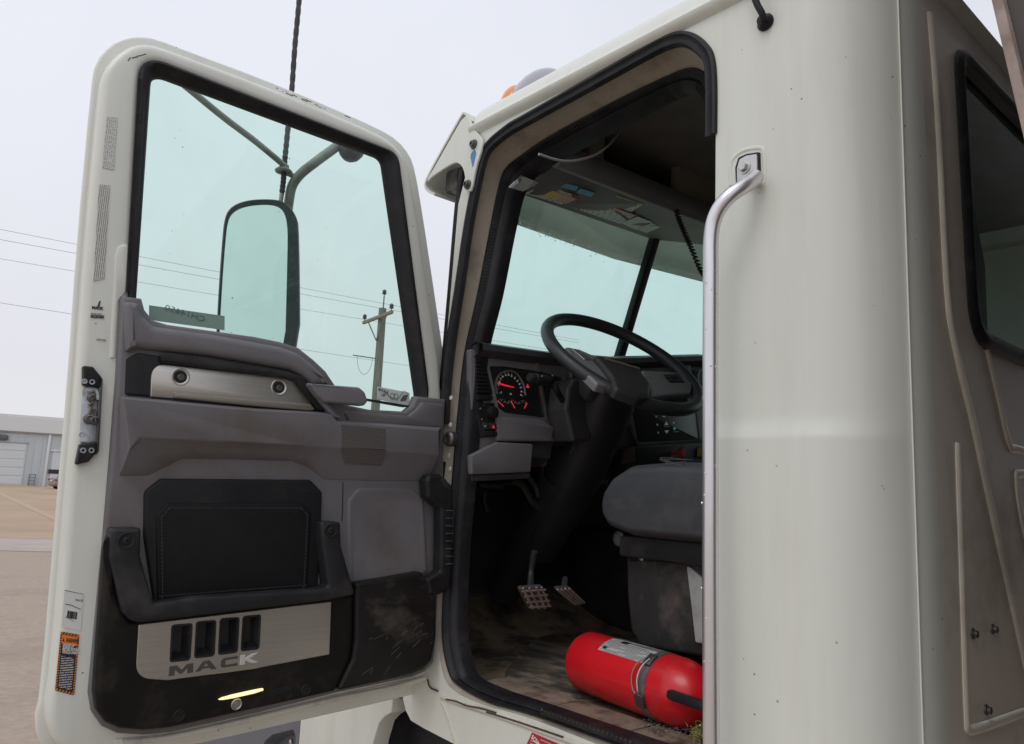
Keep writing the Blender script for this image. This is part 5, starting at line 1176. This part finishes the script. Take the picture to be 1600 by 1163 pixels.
wp('spoke', [(884, 541), (905, 545), (930, 556), (962, 588), (958, 604), (934, 600), (905, 572), (888, 552)], -.012, .012, SPK, r=.006)
wp('spoke', [(1004, 578), (1064, 581), (1084, 600), (1080, 614), (1048, 616), (1016, 620), (1008, 600)], -.012, .012, SPK, r=.006)
wp('lower_spoke', [(1012, 612), (1068, 612), (1078, 628), (1046, 632), (1006, 626)], -.03, -.008, HUB, r=.006)
hubp = wp('hub', [(928, 553), (946, 556), (1000, 574), (1018, 600), (1016, 618), (1000, 620), (962, 606), (957, 588), (940, 566)], .0, .030, HUB, r=.012, ch=.012, st=4)
wp('hub_trim', [(944, 558), (1000, 574.5), (1001, 577), (945, 561)], .028, .0308, mat('stitch_brown', (.16, .12, .09), .6), r=.001, ch=.0005, st=1, par=hubp)
wb = wp('button_pad', [(1037, 585), (1061, 584), (1070, 597), (1047, 597)], .010, .0145, BLACKP, r=.003, ch=.002)
for q in ((1043, 588), (1055, 587), (1049, 593.5), (1061, 593)): wp('button', [(q[0]-3.5, q[1]-1.6), (q[0]+3.5, q[1]-1.8), (q[0]+5, q[1]+1.8), (q[0]-2, q[1]+2)], .0145, .017, INK, r=.001, ch=.0008, st=1, par=wb)
wl2 = wp('button_pad', [(893, 544), (904, 546), (926, 562), (914, 562)], .010, .0145, mat('glossy_trim', (.25, .25, .26), .2, .6), r=.003, ch=.002)
# stalk on the left of the column
s0, s1 = FT.w(826, 590, 0), FT.w(879, 598, 0); sx_d = (s1-s0).normalized()
stalk = turned('turn_stalk', s0, sx_d, [(0, 0), (.010, .0), (.013, .006), (.0135, .018), (.0125, .022), (.0145, .024), (.0145, .066), (.012, .078), (0, .08)], BLACKP, column, 18)
tube('stalk_arm', [FT.w(866, 600, 0), FT.w(871, 612, 0), FT.w(879, 626, -.02)], .0085, BLACKP, stalk, seg=10)
turned('stalk_pivot', FT.w(886, 630, -.03), (-.4, -1, .2), [(.026, -.03), (.026, .006), (.022, .012), (0, .014)], BLACKP, stalk, 18)
for q in ((845.5, 587.5), (862, 586.5)): text('stalk_mark', '=', FT, q[0], q[1]+2, .0148, .010, NUM, stalk)

# under-dash brackets and hoses
FB2 = Fr((0, 1.75, 0), (1, 0, 0), (0, 0, 1), (0, -1, 0))
BRK = mat('dull_bracket', (.05, .048, .046), .55, .3, var=.2)
tube('bracket', [FB2.w(*p) for p in ((800, 752), (815, 757), (824, 770), (832, 784), (846, 793), (875, 797), (905, 796))], .011, BRK, TRUCK, seg=8, flat=(V((0, 1, 0)), .5))
tube('bracket', [FB2.w(*p) for p in ((818, 742), (828, 748), (838, 764), (841, 776))], .009, BRK, TRUCK, seg=8)
tube('hose', [FB2.w(*p) for p in ((733, 766), (748, 763), (757, 769), (757, 782), (762, 800))], .010, RUB, TRUCK, seg=8)
tube('hose', [FB2.w(*p) for p in ((852, 712), (848, 730), (850, 755), (852, 790))], .016, BLACKP, TRUCK, seg=8)
boxo('yellow_bottle', FB2.w(842, 714, .0), (.07, .05, .06), mat('dull_yellow', (.20, .14, .05), .6), TRUCK, .01)
boxo('fuse_cover', FB2.w(768, 760, .02), (.07, .03, .012), BRK, TRUCK, .003)

# pedals
PED = mat('pedal_rubber', (.05, .045, .04), .7, dirt=(.13, .11, .085), dscale=40, damt=.7); PRIB = mat('worn_pedal_rib', (.22, .195, .165), .6, var=.25, vs_=60)
def pedal(name, px, ribs, st):
    Fp = Fr((0, 1.92, 0), (1, 0, 0), (0, -.35, 1), (0, -1, -.35)); 
    p = pplate(name, Fp, px, -.014, 0, PED, TRUCK, r=.006, ch=.003)
    bm = bmesh.new()
    for a, b in ribs: sweep(bm, [Fp.w(*a, .001), Fp.w(*b, .001)], .0028, 6)
    fin(bm, 'tread', PRIB, p)
    tube('pedal_arm', [Fp.w(*st[0], -.012)]+[Fp.w(*q, -.06) for q in st[1:]], .008, COLM, p, seg=8)
    return p
pedal('brake_pedal', [(812, 920), (849, 917), (861, 949), (829, 953)], [((816, 924), (852, 922)), ((820, 932), (855, 930)), ((824, 941), (858, 939)), ((828, 949), (860, 947)), ((817, 919), (833, 951)), ((827, 919), (842, 951)), ((838, 918), (851, 950)), ((846, 918), (859, 948))], [(828, 925), (830, 895), (835, 862)])
pedal('accelerator_pedal', [(867, 920), (892, 919), (914, 942), (897, 947)], [((871, 921), (900, 945)), ((877, 921), (905, 944)), ((883, 920), (909, 943)), ((889, 920), (913, 942))], [(880, 925), (883, 905)])

# seat
seat_p = rnd([(1.300, 1.685), (1.292, 1.715), (1.264, 1.750), (1.21, 1.778), (1.10, 1.786), (.95, 1.782), (.70, 1.765), (.70, 1.61), (1.0, 1.605), (1.20, 1.607), (1.272, 1.624), (1.296, 1.652)], .03, 4)
FSE = Fr((.20, 0, 0), (0, 1, 0), (0, 0, 1), (-1, 0, 0))
bm = bmesh.new()
Ls = [[FSE.P(p, -.52) for p in inset(seat_p, .03)], [FSE.P(p, -.50) for p in inset(seat_p, .008)], [FSE.P(p, -.46) for p in seat_p], [FSE.P(p, -.08) for p in seat_p]]
for k in range(1, 9):
    t = k/8*PI/2; Ls.append([FSE.P(p, -.08+.07*math.sin(t)) for p in inset(seat_p, .026*(1-math.cos(t)))])
loft(bm, Ls, True, True); seat = fin(bm, 'driver_seat', SEATM, TRUCK, smooth=60)
tube('seat_seam', [FSE.w(*p, -.012) for p in ((974, 749), (1000, 746), (1040, 746), (1110, 748))], .0016, mat('grey_piping', (.14, .15, .16), .5), seat, seg=6, n=6)
random.seed(9); bm = bmesh.new()
for k in range(7):
    p0 = FSE.w(random.uniform(1040, 1095), random.uniform(722, 732), -.03); sweep(bm, cat([p0, p0+V((random.uniform(-.02, .03), random.uniform(-.05, .05), random.uniform(.0, .02))), p0+V((random.uniform(-.02, .05), random.uniform(-.08, .06), random.uniform(-.01, .014)))], 4), .0005, 4)
fin(bm, 'loose_thread', mat('pale_thread', (.13, .13, .13), .8), seat, kind='stuff')
bk_p = rnd([(.70, 1.70), (.74, 1.80), (.70, 2.30), (.66, 2.42), (.60, 2.42), (.58, 2.25), (.585, 1.70)], .04, 4)
bm = bmesh.new()
loft(bm, [[FSE.P(p, -.52) for p in inset(bk_p, .025)], [FSE.P(p, -.49) for p in bk_p], [FSE.P(p, -.03) for p in bk_p], [FSE.P(p, -.0) for p in inset(bk_p, .025)]], True, True); fin(bm, 'backrest', SEATM, seat, smooth=60)
BASEM = mat('dusty_seat_base', (.022, .0215, .021), .65, var=.35, vs_=10, bump=.6, bs=60, dirt=(.13, .10, .088), dscale=9, damt=.75, dlo=.5, dhi=.68)
boxo('seat_rail', (.46, 1.0, 1.585), (.44, .5, .05), BLACKP, seat, .008)
bs_ = FSE.qs([(977, 868), (1075, 872), (1110, 880), (1110, 1030), (1000, 1012), (984, 985), (978, 930)], -.07)
plate('seat_base', FSE, rnd(bs_, .01, 3), -.45, -.07, BASEM, seat, ch=.012, st=3)
pplate('base_side_plate', FSE, [(1072, 884), (1080, 888), (1104, 910), (1106, 1008), (1086, 1004), (1080, 950)], -.072, -.062, mat('lit_pale_plate', (.36, .36, .36), .5, dirt=(.15, .14, .13), dscale=20, damt=.6), seat, r=.005, ch=.003)  # pale colour carries the light falling on this side of the base
o_ = FSE.w(968, 842, -.06); turned('adjust_ring', o_, FSE.n, [(.017, -.01), (.018, .004), (.015, .006), (.013, .002), (0, .002)], DSTEEL, seat, 18)
turned('bolt', FSE.w(1003, 872, -.068), FSE.n, [(.008, 0), (.007, .004), (0, .005)], STEEL, seat, 10)
boxo('seat_pedestal', (.50, 1.0, 1.29), (.34, .40, .14), DARK, seat, .01)
# sill plates just inside the door
sy = [1.56, 1.30, 1.08, .86]
for a, b in zip(sy[:-1], sy[1:]):
    bm = bmesh.new(); box(bm, (.105, (a+b)/2, ZF+.006), .145, a-b-.006, .012, bev=.004)
    fin(bm, 'sill_plate', SILLM, TRUCK)

# ---- loose things on the floor
mt_px = [(786, 1052), (800, 1064), (850, 1079), (905, 1087), (940, 1085), (990, 1070), (1000, 1030), (960, 1005), (900, 990), (850, 990), (820, 1010), (800, 1035)]
mt = plate('floor_mat', FF, smoothp(FF.qs(mt_px, .010)), .001, .010, MATM, None, ch=.004, st=2); tag(mt, 'dirty worn rubber mat lying on the cab floor under the fire extinguisher', 'floor mat')
# fire extinguisher lying down
EX0, EX1 = hit(914, 1032, (0, 0, 1), (0, 0, ZF+.080)), hit(1094, 1092, (0, 0, 1), (0, 0, ZF+.080))
ea = (EX1-EX0).normalized(); el = (EX1-EX0).length; er = .0705
ext = empty('fire_extinguisher', V((EX0.x, EX0.y, ZF+.010)), 'red fire extinguisher lying on its side on the dirty cab floor', 'fire extinguisher')
esi = ea.cross(ZU).normalized(); esi = esi if esi.x < 0 else -esi      # towards the door
body_l = el-.055
prof = [(0, -.004), (.045, -.006), (.058, -.003), (.0655, .006), (er, .018), (er, .12), (er, body_l)]
for k in range(1, 11):
    t = k/10*PI/2; prof.append((er*math.cos(t)*.86+er*.14*(1-k/10) if k < 10 else .017, body_l+.085*math.sin(t)))
prof += [(.017, body_l+.11), (0, body_l+.11)]
turned('cylinder', EX0, ea, prof, RED, ext, 40, smooth=40)
# label wraps the upper outer side
LABM = print_mat('extinguisher_label', (.52, .52, .51), (.17, .17, .18), 12, 12, .56)
# angle measured from up towards the door side
def ext_patch(name, h0, h1, a0, a1, m, r):
    bm = bmesh.new(); L = []
    for i in range(15):
        a = a0+(a1-a0)*i/14; d = ZU*math.cos(a)+esi*math.sin(a); d = (d-ea*d.dot(ea)).normalized()
        L.append([EX0+ea*h+d*r for h in (h0, (h0+h1)/2, h1)])
    loft(bm, L, closed=False); return fin(bm, name, m, ext, recalc=False)
hl = EX0+ea*.0
lab = ext_patch('label', body_l*.34, body_l*.83, -.75, .80, LABM, er+.0009)
ext_patch('label_heading', body_l*.46, body_l*.53, .05, .25, INK, er+.0014)
ext_patch('label_mark', body_l*.37, body_l*.41, .60, .70, INK, er+.0014)
# metal band and wire clasp
band = []
for k in range(40):
    a = 2*PI*k/40; d = ZU*math.cos(a)+esi*math.sin(a); band.append((d-ea*d.dot(ea)).normalized())
hb = body_l*.86
bm = bmesh.new(); loft(bm, [[EX0+ea*(hb+h)+d*(er+o) for d in band] for h, o in ((-.011, 0), (-.011, .0016), (.011, .0016), (.011, 0))]); fin(bm, 'clamp_band', mat('dull_band', (.22, .22, .215), .45, .6, var=.2, vs_=40), ext, smooth=30)
def ed_(a, h, o): d = ZU*math.cos(a)+esi*math.sin(a); d = (d-ea*d.dot(ea)).normalized(); return EX0+ea*h+d*(er+o)
bm = bmesh.new()
for a, s in ((.55, .022), (.72, .018)): 
    d = (ed_(a, hb, 1)-ed_(a, hb, 0)).normalized(); box(bm, ed_(a, hb-.002, .004), .022, .018, .006, ea, d.cross(ea), d, .0015)
clasp = fin(bm, 'clasp', DSTEEL, ext)
for s in (-.009, .009): tube('clasp_wire', [ed_(.66, hb-.004+s*.6, .009), ed_(.95, hb-.014+s, .010), ed_(1.25, hb-.016+s, .009), ed_(1.55, hb-.010+s*.9, .008), ed_(1.75, hb-.004+s*.4, .006)], .0017, STEEL, ext, seg=6)
d = (ed_(1.85, hb, 1)-ed_(1.85, hb, 0)).normalized(); bm = bmesh.new(); box(bm, ed_(1.85, hb, .005), .026, .028, .008, ea, d.cross(ea), d, .002); fin(bm, 'clasp_hook', DSTEEL, ext)
hs = ed_(1.42, body_l+.03, -.008); 
d = (ed_(1.42, hb, 1)-ed_(1.42, hb, 0)).normalized(); sdir = d.cross(ea)
bm = bmesh.new(); box(bm, hs+ea*.085+d*.002, .17, .020, .020, ea, sdir, d, .007); fin(bm, 'carry_handle', BLACKP, ext)
turned('valve_head', EX0+ea*(body_l+.10), ea, [(.020, 0), (.020, .04), (.016, .045), (.016, .06), (0, .06)], BLACKP, ext, 14)
# grit by the extinguisher
ROCK = mat('pale_grit', (.36, .34, .30), .9, var=.25, vs_=60, bump=.6, bs=200)
random.seed(21)
for px, py, r, lb_ in ((1055, 1126, .0075, 'grey brown stone nearest the extinguisher on the cab sill'), (1071, 1137, .0082, 'largest and palest stone on the cab sill under the extinguisher head'),
                       (1058, 1137, .0055, 'small stone left of the palest stone on the cab sill'), (1067, 1127, .0045, 'smallest stone, behind the palest stone on the cab sill')):
    bm = bmesh.new(); bmesh.ops.create_icosphere(bm, subdivisions=2, radius=r)
    for v in bm.verts: v.co *= random.uniform(.78, 1.15); v.co.z *= .8
    c = FF.w(px, py, r*.6+.012)
    for v in bm.verts: v.co += c
    tag(fin(bm, 'stone', ROCK, None, smooth=20), lb_, 'stone', 'stones on the cab sill')
bm = bmesh.new()
for k in range(260):
    c = FF.w(random.gauss(1050, 28), random.gauss(1133, 9), .0125); r = random.uniform(.0007, .0018); box(bm, c, r*2, r*1.6, r, bev=0)
tag(fin(bm, 'grit', mat('grit', (.28, .25, .21), .9, var=.3, vs_=80), None, kind='stuff'), 'fine grit scattered on the cab sill', 'grit')
bm = bmesh.new()
for k in range(240):
    c = FF.w(random.gauss(1094, 7), random.gauss(1142, 9), .013+abs(random.gauss(0, .012))); a = V((random.gauss(0, 1), random.gauss(0, 1), random.gauss(0, .6))).normalized()*random.uniform(.006, .018)
    sweep(bm, [c-a*.5, c+V((0, 0, .003)), c+a*.5], .0007, 3, caps=False)
tag(fin(bm, 'fibre_tuft', mat('yellow_fibre', (.36, .31, .10), .85, var=.3, vs_=60), None), 'yellowish tangled fibre tuft beside the red extinguisher in the sill corner', 'fibre')
